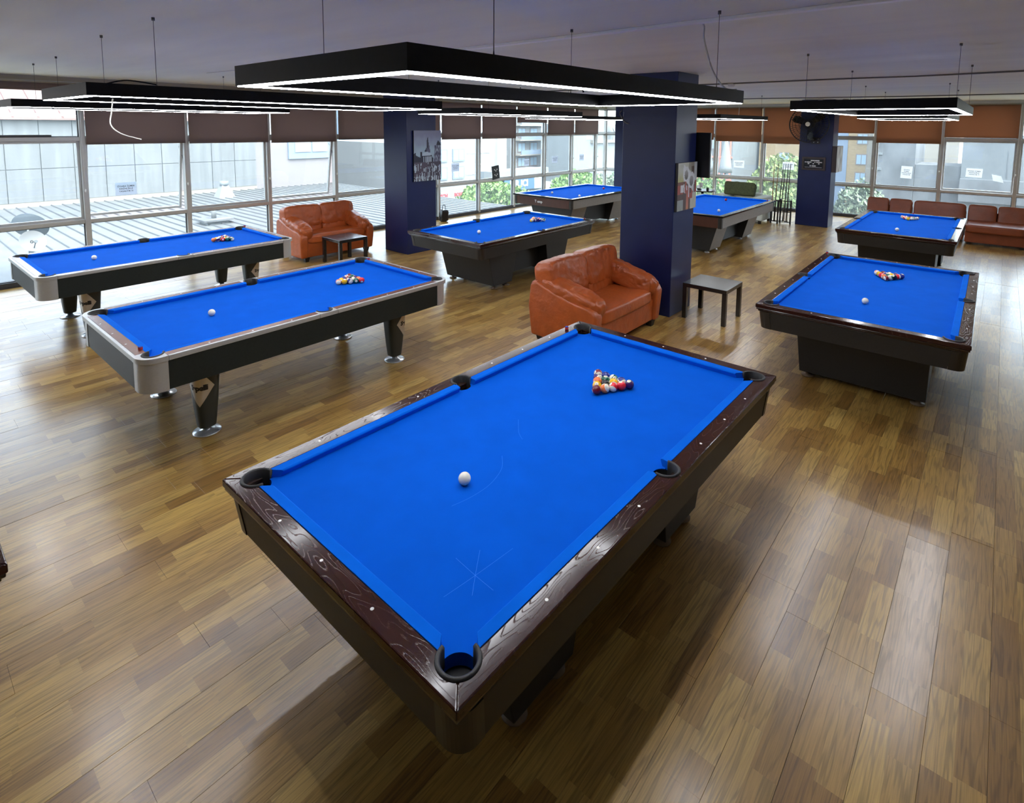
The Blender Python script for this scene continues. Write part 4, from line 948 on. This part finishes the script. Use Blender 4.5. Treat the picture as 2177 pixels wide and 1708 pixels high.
def city(x, y):
    n1 = noise.noise(Vector((x * 9, y * 9, 1))); n2 = noise.noise(Vector((x * 30, y * 14, 5)))
    skyc = lerp((.20, .21, .30), (.30, .40, .46), min(1, max(0, (y - .1) * 3 + n1 * .25))); dk, md, lt = (.012, .014, .03), (.09, .09, .14), (.38, .46, .52)
    col = skyc
    for P, c_ in (([(0, .62), (0, .47), (.03, .43), (.06, .43), (.08, .49), (.25, .54), (.25, .7), (0, .7)], dk), ([(.23, .43), (.30, .42), (.32, .62), (.22, .62)], dk),
                  ([(.38, .42), (.45, .33), (.52, .42)], dk), ([(.46, .20), (.50, .12), (.52, .14), (.53, .22), (.60, .44), (.45, .42)], md), ([(.47, .2), (.5, .13), (.53, .3), (.5, .42)], dk),
                  ([(.30, .46), (.48, .42), (.64, .47), (.64, .49), (.30, .50)], lt), ([(.32, .50), (.64, .50), (.68, .64), (.30, .62)], dk), ([(.62, .48), (.70, .56), (.72, .72), (.62, .7)], dk),
                  ([(.78, .34), (.84, .25), (.89, .19), (.97, .25), (1, .3), (1, 1), (.74, .95), (.73, .48), (.78, .44)], md), ([(.83, .26), (.89, .2), (.97, .26), (.97, .29), (.83, .29)], dk)):
        if inpoly(x, y, P): col = c_
    if .33 < x < .63 and .51 < y < .62: col = lt if math.sin(x * 95) > .25 else dk
    if x > .75 and .30 < y < .62: col = lerp(md, dk if n2 < 0 else lt, min(1, abs(n2) * 1.6))
    if y > .62:
        wv = noise.noise(Vector((x * 26, y * 6, 9))) + .5 * noise.noise(Vector((x * 50, y * 20, 3)))
        base = lerp(dk, (.10, .075, .10), .6 if x < .5 else .4)
        col = lt if wv > .16 + (.12 if y < .72 else 0) - (.22 if y > .9 else 0) else base
    return col
picture('city_painting', 'blue-grey painting of a rainy city street with a church spire on the left column', .66, .94, 44, 64, city, (6.97, 8.188, 1.82), (0, 0, 0), .03)
def lily(x, y):
    n1 = noise.noise(Vector((x * 8, y * 8, 2))); cream, yel, br, rd, wh, gr = (.42, .42, .34), (.36, .34, .12), (.07, .04, .028), (.30, .06, .035), (.56, .57, .57), (.28, .30, .27)
    col = cream
    if y < .42: col = lerp(cream, yel, max(0, min(1, (y - .15) * 4)) if x < .28 else 0)
    if x > .55 and y < .18: col = lerp(br, cream, .5)
    if .70 < x < .84 and .08 < y < .26: col = br
    if x > .84: col = (.42, .45, .45)
    if .40 < y < .65: col = rd if x < .16 else (wh if x < .30 and y < .62 else (br if int(x * 11) % 2 else rd))
    if .40 < y < .47 and x < .3: col = lerp(br, rd, .3)
    if .65 <= y < .78: col = br if x < .6 else (cream if x > .78 else rd)
    if y >= .78: col = gr if x < .3 else (br if x < .45 else ((.42, .16, .07) if x < .58 else (br if x < .68 else cream)))
    if .45 < x < .58 and .5 < y < .97: col = lerp(rd, (.5, .2, .1), max(0, min(1, (y - .6) * 2.5)))
    for cx_, cy_, rx, ry in ((.42, .24, .17, .16), (.70, .38, .19, .18)):
        d = ((x - cx_) / rx) ** 2 + ((y - cy_) / ry) ** 2
        if d < 1 or inpoly(x, y, [(cx_ - .1, cy_ + ry * .5), (cx_ + .16, cy_ + ry * .3), (cx_ + .14, cy_ + ry + .09)]) or inpoly(x, y, [(cx_ - rx, cy_), (cx_ - rx * .8, cy_ - ry * 1.3), (cx_ + rx * .3, cy_ - ry * .7)]): col = lerp(wh, (.66, .67, .67), n1)
        if ((x - cx_ - .01) / (rx * .55)) ** 2 + ((y - cy_ - .02) / (ry * .62)) ** 2 < 1: col = lerp((.30, .28, .25), (.08, .07, .06), max(0, min(1, (y - cy_ + ry * .4) / ry)))
    for xs, y0, y1 in ((.34, .44, .64), (.57, .50, .74), (.46, .48, .58)):
        if abs(x - xs - .02 * math.sin(y * 12)) < .022 and y0 < y < y1: col = wh
    return lerp(col, (col[0] * .8, col[1] * .8, col[2] * .8), max(0, n1))
picture('lily_painting', 'canvas print of two white calla lilies on the big navy column', .56, .60, 46, 58, lily, (6.83, 3.013, 1.65), (0, 0, 0), .035)
def planks_art(x, y):
    n1 = noise.noise(Vector((x * 14, y * 2.5, 4))); 
    return lerp((.40, .33, .28), (.55, .55, .52) if n1 > 0 else (.12, .08, .06), min(1, abs(n1) * 2.2))
picture('wood_picture', 'tall brownish picture on the right face of the column with the fan', .62, .62, 30, 30, planks_art, (15.42, 2.988, 1.65), (0, 0, 0), .10, 'frame_brown')
# plaque (faces -x): local x across = -y world
t = thing('plaque', 'framed black plaque with white lettering on the column under the fan', 'plaque', (15.10, 3.475, 1.53)); t.rotation_euler = (0, 0, -PI / 2)
boxo('frame', -.26, .26, -.025, -.001, -.16, .16, M['frame_brown'], t, .006, 2); boxo('board', -.215, .215, -.029, -.024, -.115, .115, M['black_gloss'], t)
q = MB()
for zz, segs, hh in ((.075, [(-.06, .03), (.035, .13)], .014), (.035, [(-.19, -.165), (-.15, -.045), (.02, .04), (.06, .19)], .011), (.0, [(-.125, -.09), (-.015, .012), (.105, .135)], .013), (-.055, [(-.08, -.05), (-.035, .055)], .013), (-.09, [(-.19, .19)], .003)):
    for a, b in segs:
        x = a
        while x < b:
            q.box(x, min(x + .011, b), -.0305, -.029, zz - hh, zz + hh); x += .0145
q.build('print', M['white_ink'], t)
# TV on the far face of the big column
t = thing('television', 'black television seen edge-on behind the big navy column', 'television', (7.145, 3.40, 2.03)); 
boxo('housing', .04, .085, -.52, .52, -.295, .295, M['tv'], t, .008, 2); boxo('screen', .085, .088, -.505, .505, -.28, .28, M['black_gloss'], t); boxo('wall_bracket', 0, .04, -.15, .15, -.12, .12, M['iron'], t)
q = MB(); q.tube([(.03, -.42, -.3), (.03, -.425, -.36)], .004, 6); q.lathe([(.022, -.42), (.022, -.36)], 10, (.03, -.425)); q.build('plug', M['paper'], t)
# wall fan
t = thing('wall_fan', 'large round black wall fan on the far navy column', 'fan', (15.10, 3.56, 2.48)); Rf = .43
def hoop(R, x, r=.006, n=48): 
    mm = MB(); mm.tube([(x, R * math.cos(2 * PI * k / n), R * math.sin(2 * PI * k / n)) for k in range(n + 1)], r, 6); return mm
for x, R, r in ((-.30, Rf, .013), (-.365, Rf * .82, .005), (-.385, Rf * .64, .005), (-.395, Rf * .46, .005), (-.40, Rf * .28, .005)): hoop(R, x, r).build('guard_ring', M['iron'], t)
mm = MB()
for k in range(48):
    a = 2 * PI * k / 48; c_, s_ = math.cos(a), math.sin(a); mm.tube([(-.405, .05 * c_, .05 * s_), (-.39, .6 * Rf * c_, .6 * Rf * s_), (-.35, .9 * Rf * c_, .9 * Rf * s_), (-.30, Rf * c_, Rf * s_), (-.24, .85 * Rf * c_, .85 * Rf * s_), (-.2, .2 * Rf * c_, .2 * Rf * s_)], .0034, 4)
o = mm.build('guard_wires', M['iron'], t); o['kind'] = 'stuff'
for k in range(3):
    a = 2 * PI * k / 3 + .4; mm = MB(); pp = []
    for rr, wd, tw in ((.05, .04, .03), (.15, .12, .05), (.30, .17, .05), (.385, .12, .04)):
        for sg in (-1, 1):
            aa = a + sg * wd / max(rr, .1) / 2; pp.append((-.30 + sg * tw, rr * math.cos(aa), rr * math.sin(aa)))
    mm.add(pp, [[0, 1, 3, 2], [2, 3, 5, 4], [4, 5, 7, 6]]); mm.build('blade', M['black_gloss'], t)
mm = MB(); mm.tube([(-.20, 0, 0), (-.10, 0, 0), (-.05, 0, 0)], [.09, .095, .07], 20); mm.build('motor', M['iron'], t)
mm = MB(); mm.tube([(-.42, .0, .0), (-.405, 0, 0)], .052, 20); mm.build('hub_cap', M['brass'], t)
mm = MB(); mm.tube(curve([(-.10, 0, -.05), (-.12, .0, -.2), (-.03, -.09, -.38)], 4), .018, 8); mm.box(-.012, 0, -.20, 0.0, -.47, -.32); mm.build('wall_bracket', M['iron'], t)
qb = MB(); qb.lathe([(.012, 0), (.012, .01)], 8); bme = qb.mesh('bolt', M['sight'])
for y, z in ((-.05, -.36), (-.16, -.36), (-.06, -.43), (-.15, -.43)): ob('bolt', bme, t, (-.012, y, z), (0, -PI / 2, 0))
q = MB(); q.tube(curve([(7.13, 3.775, 2.66), (6.51, 3.80, 2.60), (6.52, 3.80, 2.5), (6.525, 3.74, 2.44), (6.525, 3.70, 2.43)], 4)[4:], .005, 6)
tag(q.build('loose_cable', M['cable_grey']), 'short grey cable at the top left of the big navy column', 'cable')

# ---- small black bag by the left column
t = thing('black_bag', 'small black bag on the floor behind the left column', 'bag', (9.40, 10.45, 0))
cushion('bag_body', (.22, .14, .30), M['tv'], t, (0, 0, .15), k=5, wr=.01, seed=2); q = MB(); q.tube(curve([(-.05, 0, .28), (-.04, 0, .40), (.04, 0, .40), (.05, 0, .28)], 4), .008, 6); q.build('handle', M['tv'], t)

# ---- notices on the panes
def notice(lines, w, h, loc, rotz, label, paper='paper', tilt=0.0, size=None, extra=None):
    t = thing('paper_notice', label, 'notice', loc, 0, 'paper notices on the windows'); t.rotation_euler = (0, tilt, rotz)
    boxo('sheet', -w / 2, w / 2, -.002, 0, -h / 2, h / 2, M[paper], t)
    tm = text_mesh('print', lines, size or h * .17, M['ink'], thick=.0006, extrude=0, line=1.15); ob('print', tm, t, (0, -.0028, 0), (PI / 2, 0, 0))
NS = 'SİGARA İÇMEK\nKESİNLİKLE\nYASAKTIR !!!'
yG = Y1 - .012
def notice1(u, z, w, h, lb, paper='paper_grey', **k): notice(NS, w, h, (u, yG + k.pop('dy', 0), z), 0, lb, paper, **k)
notice1(2.85, 1.31, .30, .21, 'grey no-smoking notice on the tilted window behind the left tables', size=.036, dy=.16)
notice1(10.10, 1.30, .27, .21, 'grey no-smoking notice on the first pane right of the left column')
notice1(13.0, 1.30, .24, .21, 'no-smoking notice on the window with the raised blind')
notice1(14.40, 1.33, .28, .21, 'no-smoking notice left of the last wide left-hand pane')
notice1(15.9, 1.34, .26, .21, 'no-smoking notice nearest the far corner of the left windows')
t = thing('panel_board', 'small tilted black panel with round dials leaning on the window transom', 'panel', (11.58, Y1 - .06, 1.085)); t.rotation_euler = (0, math.radians(-7), 0)
boxo('board', -.145, .145, -.02, 0, -.19, .19, M['tv'], t, .004, 1)
qb = MB(); qb.lathe([(.018, 0), (.018, .004)], 12); bme = qb.mesh('dial', M['white_ink'])
for x, z in ((-.05, .08), (.05, .08), (0, .045), (-.05, -.06), (.05, -.06), (0, -.095)): ob('dial', bme, t, (x, -.02, z), (PI / 2, 0, 0))
xG = X1 - .012
for v, z, w, h, body, lb, tl in ((6.06, 1.28, .31, .22, NS, 'white no-smoking notice on the pane above the green cushion', 0), (4.66, 1.30, .31, .22, NS, 'white no-smoking notice on the pane behind the cue stand', 0), (1.84, 1.285, .24, .31, 'SİGARA\nİÇMEK\nKESİNLİKLE\nYASAKTIR', 'upright white notice on the pane left above the long sofa', .03), (.50, 1.35, .31, .21, NS, 'white landscape notice on the open pane above the long sofa', .03)):
    notice(body, w, h, (xG, v, z), -PI / 2, lb, 'paper', tl, size=.036)
t = thing('paper_notice', 'slanting white paper stuck near the right edge of the open pane', 'notice', (xG, .06, 1.24), 0, 'paper notices on the windows'); t.rotation_euler = (0, math.radians(12), -PI / 2)
q = MB(); q.add([(-.13, -.002, .07), (.05, -.002, .07), (.13, -.002, -.07), (-.07, -.002, -.07)], [(0, 3, 2, 1)]); q.add([(-.13, 0, .07), (.05, 0, .07), (.13, 0, -.07), (-.07, 0, -.07)], [(0, 1, 2, 3)]); q.build('sheet', M['paper'], t)

# ================================================================== OUTDOORS
m = MB(); m.box(-60, 140, 10.9, 150, -5.4, -5.0); m.box(17.6, 140, -80, 10.9, -5.4, -5.0)
tag(m.build('street_ground', M['asphalt']), 'pale street level far below the windows', 'ground', kind='structure')
# metal roof below the left windows
t = thing('metal_roof', 'grey ribbed metal roof just outside the left windows', 'roof', (0, 0, -.62))
boxo('roof_sheet', -6, 15.9, 10.96, 26.0, -4.4, 0, M['roofmetal'], t)
q = MB(); q.hexa([(-.022, 0, 0), (.022, 0, 0), (.022, 15.0, 0), (-.022, 15.0, 0)], [(-.010, 0, .035), (.010, 0, .035), (.010, 15.0, .035), (-.010, 15.0, .035)]); rme = q.mesh('rib', M['rib'])
for k in range(68): ob('rib', rme, t, (-5.8 + k * .32, 10.98, 0))
boxo('parapet', .6, 1.75, 11.8, 14.6, 0, .50, M['panel'], t)
# clad building
t = thing('clad_building', 'white panel-clad building with red roof across the metal roof', 'building', (0, 26.0, 0))
boxo('wall', -8, 11.88, .06, 12, -5, 2.5, M['panel'], t); boxo('base_flashing', -8, 11.9, -.03, .06, -.62, -.46, M['bcream'], t)
for k in range(-11, 9):
    x0 = 3.29 + .958 * k
    for z0, z1 in ((-.46, .725), (.725, 2.48)):
        q = MB(); q.box(x0 + .012, x0 + .946, 0, .06, z0 + .01, z1 - .01); q.build('panel', M['panel'], t)
m = MB(); m.hexa([(-8.3, -.25, 2.46), (11.88, -.25, 2.46), (11.88, 9, 6.6), (-8.3, 9, 6.6)], [(-8.3, -.25, 2.54), (11.88, -.25, 2.54), (11.88, 9, 6.68), (-8.3, 9, 6.68)])
rf = m.build('roof', M['redroof'], t)
m = MB(); m.hexa([(-.03, -.25, 2.535), (.03, -.25, 2.535), (.03, 9, 6.675), (-.03, 9, 6.675)], [(-.015, -.25, 2.60), (.015, -.25, 2.60), (.015, 9, 6.74), (-.015, 9, 6.74)]); sme = m.mesh('seam', M['redrib'])
for k in range(30): ob('seam', sme, rf, (-8.0 + k * .68, 0, 0))
# helper for plain buildings
def building(name, label, x0, x1, y0, y1, z0, z1, mat, wins_y=(), wins_x=(), frame='wframe'):
    t = thing(name, label, 'building', (x0, y0, z0)); boxo('wall', 0, x1 - x0, 0, y1 - y0, 0, z1 - z0, M[mat], t)
    for a0, a1, b0, b1 in wins_y:     # windows in the face looking towards the left windows (-y)
        f = boxo('window', a0 - x0, a1 - x0, -.06, .02, b0 - z0, b1 - z0, M[frame], t); c = (a1 - a0) * .09
        mid = (a0 + a1) / 2
        for p0, p1 in ((a0 + c, mid - c * .3), (mid + c * .3, a1 - c)): boxo('pane', p0 - x0, p1 - x0, -.075, -.05, b0 - z0 + c, b1 - z0 - c, M['wpane'], f)
    for a0, a1, b0, b1 in wins_x:     # windows in the face looking towards the far windows (-x)
        f = boxo('window', -.06, .02, a0 - y0, a1 - y0, b0 - z0, b1 - z0, M[frame], t); c = (a1 - a0) * .09; mid = (a0 + a1) / 2
        for p0, p1 in ((a0 + c, mid - c * .3), (mid + c * .3, a1 - c)): boxo('pane', -.075, -.05, p0 - y0, p1 - y0, b0 - z0 + c, b1 - z0 - c, M['wpane'], f)
    return t
t = building('rendered_building', 'pale pink building with sign boards next to the clad building', 11.9, 15.95, 26.02, 36, -5, 8, 'pink')
boxo('sign_frame', 13.45 - 11.9, 15.6 - 11.9, -.10, 0, 5.70, 7.6, M['bluegrey2'], t)
for a, b in ((13.76, 14.58), (14.66, 15.46)): boxo('sign_board', a - 11.9, b - 11.9, -.14, -.10, 6.02, 6.85, M['bwhite'], t)
building('slate_blue_building', 'blue-grey tower block seen left of the left column', 27.8, 30.9, 45, 60, -5, 10, 'bluegrey', [(28.2, 29.0, z, z + 1.1) for z in (-4.3, -2.3, -.6, 1.1)] + [(29.5, 30.3, z, z + 1.1) for z in (-4.3, -2.3, -.6, 1.1)], frame='bluegrey2')
building('cream_block', 'cream apartment block behind the blue-grey tower', 30.95, 42, 47, 60, -5, 10, 'bcream')
t = building('low_shop', 'low white shop building with glazed front beyond the metal roof', 25.4, 31, 38, 44.5, -5, -1.05, 'bwhite')
boxo('shop_window', .4, 5.4, -.08, 0, 1.0, 2.9, M['wpane'], t); boxo('roof_edge', -.2, 5.8, -.3, 6, 3.95, 4.1, M['bcream'], t)
t = thing('street_lamp', 'thin street lamp in front of the low shop', 'street lamp', (26.9, 36.5, -5)); q = MB(); q.tube([(0, 0, 0), (0, 0, 5.0)], .05, 8); q.build('pole', M['bgrey'], t); q = MB(); q.tube([(0, 0, 5.0), (-.8, 0, 5.1)], .07, 8); q.build('lamp_head', M['bwhite'], t)
W = []
for i in range(4):
    for z in (-4.2, -2.6, -1.0, .1): W.append((19.8 + i * 1.45, 20.8 + i * 1.45, z, z + .8))
t = building('white_shop_building', 'white building with red lettered shop signs right of the left column', 19.5, 25.4, 26.05, 33, -5, 1.35, 'bwhite', W, frame='bluegrey2')
boxo('sign_band', 0, 5.9, -.16, -.08, 2.75, 3.3, M['bwhite'], t)
for x in (3.6, 5.15):
    tm = text_mesh('shop_lettering', 'BOSCH', .30, M['signred'], thick=.008, extrude=.01); ob('shop_lettering', tm, t, (x, -.18, 3.03), (PI / 2, 0, 0))
building('upper_block', 'white block of flats above the shop building', 34.5, 43, 40, 46, -5, 6, 'bwhite', [(35 + i * 2.0, 36.3 + i * 2.0, z, z + 1.1) for i in range(4) for z in (-2.5, -.4, 1.7)], frame='wframe_w')
building('window_block', 'pale block with many windows in the distance', 44.5, 56.5, 52, 62, -5, 9, 'bwhite', [(45.2 + i * 1.5, 46.2 + i * 1.5, z, z + 1.2) for i in range(7) for z in (-3.4, -1.3, .8, 2.9)], frame='bluegrey2')
t = building('balcony_block', 'apartment block with brown balconies in the distance', 57.8, 63.5, 50, 51.5, -5, 9, 'bwhite', [(58.3 + i * 2.6, 60.0 + i * 2.6, z, z + 1.4) for i in range(2) for z in (-3.3, -1.3, .7, 2.7)], frame='wframe')
for z in (-1.7, .3, 2.3, 4.3):
    boxo('balcony_slab', -.1, 5.8, -1.0, 0, z + 5, z + 5.16, M['bcream'], t)
    boxo('balcony_rail', .2, 5.6, -1.0, -.95, z + 5.16, z + 5.75, M['bluegrey2'], t)
t = building('grey_building', 'wide grey building with satellite dishes in the distance', 60, 82, 42, 46.4, -5, 2.6, 'bgrey', [(63, 64.2, .6, 1.5), (71.8, 73.4, -3.4, -1.4)], frame='wframe_w')
boxo('ledge', 4, 20, -.5, 0, 5.1, 5.5, M['bcream'], t)
t = building('sign_building', 'low building with a dark lettered sign behind the trees', 31.5, 38.2, 30, 31.2, -5, -1.2, 'bgrey')
boxo('awning', -.2, 6.9, -.6, .2, 3.2, 3.85, M['bwhite'], t); boxo('sign_panel', 1.2, 4.9, -.66, -.6, 2.2, 3.15, M['signblue'], t); boxo('green_panel', 4.95, 6.3, -.66, -.6, 2.2, 3.1, M['signgreen'], t)
tm = text_mesh('sign_lettering', 'KIR ICI', .75, M['white_ink'], thick=.02, extrude=.01); ob('sign_lettering', tm, t, (2.95, -.68, 2.72), (PI / 2, 0, 0))
# seen through the far windows
W = [(7.05, 7.73, z, z + .75) for z in (-3.0, -1.4, -.14, 1.27, 2.7)] + [(12.0, 12.76, z, z + .75) for z in (-3.0, -1.6, -.2, 1.2)]
t = building('tan_apartments', 'tan apartment building seen right of the column with the fan', 45, 58, 6.76, 14.2, -6, 9, 'tan', wins_x=W)
boxo('blue_strip', -.05, 0, 1.5, 2.4, 0, 15, M['bluegrey2'], t); boxo('corner_strip', -.05, 0, 0, .35, 0, 15, M['bcream'], t)
t = building('timber_building', 'red-brown timber fronted building behind the far windows', 40, 47, 14.4, 17.2, -6, 7, 'bgrey', wins_x=[(15.3, 15.9, z, z + .9) for z in (-2.6, -.9, .8)])
for k in range(8): boxo('timber_post', -.12, -.02, .1 + k * .36, .2 + k * .36, 0, 9, M['brickred'], t)
for z in (3.1, 4.6, 6.2): boxo('timber_beam', -.14, -.02, 0, 2.8, z, z + .12, M['brickred'], t)
for y, lb in ((11.55, 'white closed parasol outside, left of two'), (10.6, 'white closed parasol outside, right of two')):
    t = thing('closed_parasol', lb, 'parasol', (28.5, y, -5), 0, 'closed parasols'); q = MB(); q.lathe([(.34, 5.1), (.30, 5.4), (.12, 6.5), (.03, 6.9)], 14); q.build('canopy', M['bwhite'], t); q = MB(); q.lathe([(.04, 0), (.04, 5.2)], 8); q.build('pole', M['wframe'], t)
t = building('concrete_tower', 'bare concrete tower wall outside the windows above the long sofa', 24, 27, 2.32, 3.5, -6, 8, 'concrete')
for k in range(8): boxo('rung', -.06, 0, .98, 1.16, 3.6 + k * .55, 3.68 + k * .55, M['bgrey'], t)
building('broken_wall', 'broken-topped low concrete wall right of the concrete tower', 24.05, 26, 1.05, 2.31, -6, 1.15, 'concrete')
t = building('concrete_block', 'large pale concrete wall filling the right-hand windows', 24, 32, -9, 1.04, -6, 2.2, 'concrete_l')
boxo('ledge', -.25, 0, 0, 10.04, 6.0, 6.75, M['concrete'], t); boxo('joint', -.01, 0, 8.85, 8.88, 6.8, 7.7, M['concrete'], t)
building('cream_far_wall', 'sunny cream wall behind the broken concrete', 38, 44, 1.8, 5.0, -6, 9, 'bcream')
# trees
def tree(label, x, y, zg, zc, rx, rz, mat, n, seed, leaf=.16):
    rs = random.Random(seed); t = thing('tree', label, 'tree', (x, y, zg), 0, 'trees outside'); m = MB(); H = zc - zg
    for i in range(n):
        while True:
            p = Vector((rs.uniform(-1, 1), rs.uniform(-1, 1), rs.uniform(-1, 1)))
            if .12 < p.length < 1: break
        p = p.normalized() * (p.length ** .45)
        w = 1 + .22 * noise.noise(p * 2.4 + Vector((seed, 0, 0)))
        c_ = Vector((p.x * rx * w, p.y * rx * w, H + p.z * rz * w)); d = Vector((rs.gauss(0, 1), rs.gauss(0, 1), rs.gauss(0, 1))).normalized(); e = d.orthogonal().normalized() * leaf * rs.uniform(.6, 1.3) ; f = d.cross(e).normalized() * leaf * .55
        m.add([c_ - e, c_ - f * .9, c_ + e, c_ + f * .9], [(0, 1, 2, 3)])
    o = m.build('foliage', mat, t); o['kind'] = 'stuff'
    q = MB(); q.tube([(0, 0, 0), (.05, 0, H * .5), (0, .05, H)], [.16, .12, .06], 8); q.build('trunk', M['bark'], t)
    for k in range(4):
        a = k * 1.6; q = MB(); q.tube([(0, 0, H * .6), (rx * .5 * math.cos(a), rx * .5 * math.sin(a), H + rz * .2)], [.07, .02], 6); q.build('branch', M['bark'], t)
tree('round bright green tree in front of the white shop building', 20.3, 19, -5, -1.9, 2.0, 1.6, M['leaf1'], 5200, 1, .14)
tree('green tree behind the pocketless table by the left windows', 35.8, 24.5, -5, -2.7, 2.2, 1.6, M['leaf1'], 4200, 2, .18)
tree('green tree at the far corner of the left windows', 42.5, 27.0, -5, -3.4, 2.4, 1.5, M['leaf3'], 3200, 3, .18)
tree('small yellow-green tree beside the low shop', 26.6, 34.6, -5, -2.6, 1.0, 1.5, M['leaf2'], 1500, 4, .16)
tree('yellow-green tree behind the green cushion', 26.5, 10.6, -5, -1.7, 1.5, 1.6, M['leaf1'], 3600, 5, .14)
tree('tall yellow-green tree behind the cue stand', 28.7, 7.9, -5, -1.0, 1.7, 2.0, M['leaf2'], 4600, 6, .14)
tree('bushy yellow-green tree just left of the column with the fan', 24.8, 6.7, -5, -1.7, 1.2, 1.6, M['leaf2'], 3000, 7, .12)
tree('dusty grey-green tree between the fan column and the long sofa', 21.6, 3.45, -5, -.75, .85, 1.35, M['leaf3'], 4200, 8, .085)
tree('blue-green tree right behind the big navy column', 25.2, 14.0, -5, -1.3, 1.4, 1.7, M['leaf3'], 3000, 9, .14)
# dishes and vents on the roof
def dish(label, loc, R, mat, az, el=.5):
    t = thing('satellite_dish', label, 'satellite dish', loc, az, 'satellite dishes'); q = MB(); n = 28; prof = [(R * k / 8, .28 * R * (k / 8) ** 2) for k in range(9)]
    vs = [(r * math.cos(2 * PI * i / n), r * math.sin(2 * PI * i / n), z) for r, z in prof[1:] for i in range(n)] + [(0, 0, 0)]
    fs = [[j * n + i, j * n + (i + 1) % n, (j + 1) * n + (i + 1) % n, (j + 1) * n + i] for j in range(7) for i in range(n)] + [[len(vs) - 1, (i + 1) % n, i][::-1] for i in range(n)]
    q.add(vs, fs, 0, True); q.build('reflector', mat, t, rot=(PI / 2 - el, 0, 0))
    q = MB(); q.tube([(0, 0, -R), (0, -.75 * R, .1 * R)], .012, 6); q.build('feed_arm', M['bgrey'], t)
    q = MB(); q.tube([(0, -.72 * R, .1 * R), (0, -.86 * R, .16 * R)], .03, 8); q.build('receiver', M['bgrey'], t)
    q = MB(); q.tube([(0, .12 * R, 0), (0, .14 * R, -R * 1.6)], .02, 8); q.build('mast', M['bgrey'], t)
dish('white satellite dish on the roof at the left edge', (2.06, 14.0, .10), .215, M['dish'], .2)
dish('grey satellite dish turned away behind the white one', (2.35, 16.2, .05), .34, M['dish_grey'], 2.6)
dish('white satellite dish, left of two on the grey building', (68.5, 41.2, 1.6), .75, M['dish'], .5); dish('white satellite dish, right of two on the grey building', (72.0, 41.2, 1.5), .8, M['dish'], .5)
t = thing('roof_vent', 'white conical vent on the metal roof near the clad wall', 'vent', (9.65, 24.0, -.62)); q = MB(); q.hexa([(-.32, -.3, 0), (.32, -.3, 0), (.32, .3, 0), (-.32, .3, 0)], [(-.12, -.12, .5), (.12, -.12, .5), (.12, .12, .5), (-.12, .12, .5)]); q.build('hood', M['bwhite'], t); q = MB(); q.lathe([(.16, .48), (.16, .66)], 16); q.build('cap', M['bgrey'], t)
t = thing('roof_box', 'flat-topped chimney box on the metal roof', 'vent', (6.9, 18.0, -.62)); boxo('box', -.3, .3, -.3, .3, 0, .10, M['bgrey'], t); boxo('slab', -.42, .42, -.4, .4, .10, .15, M['concrete'], t); q = MB(); q.lathe([(.07, .15), (.07, .55)], 12); q.build('pipe', M['bwhite'], t)
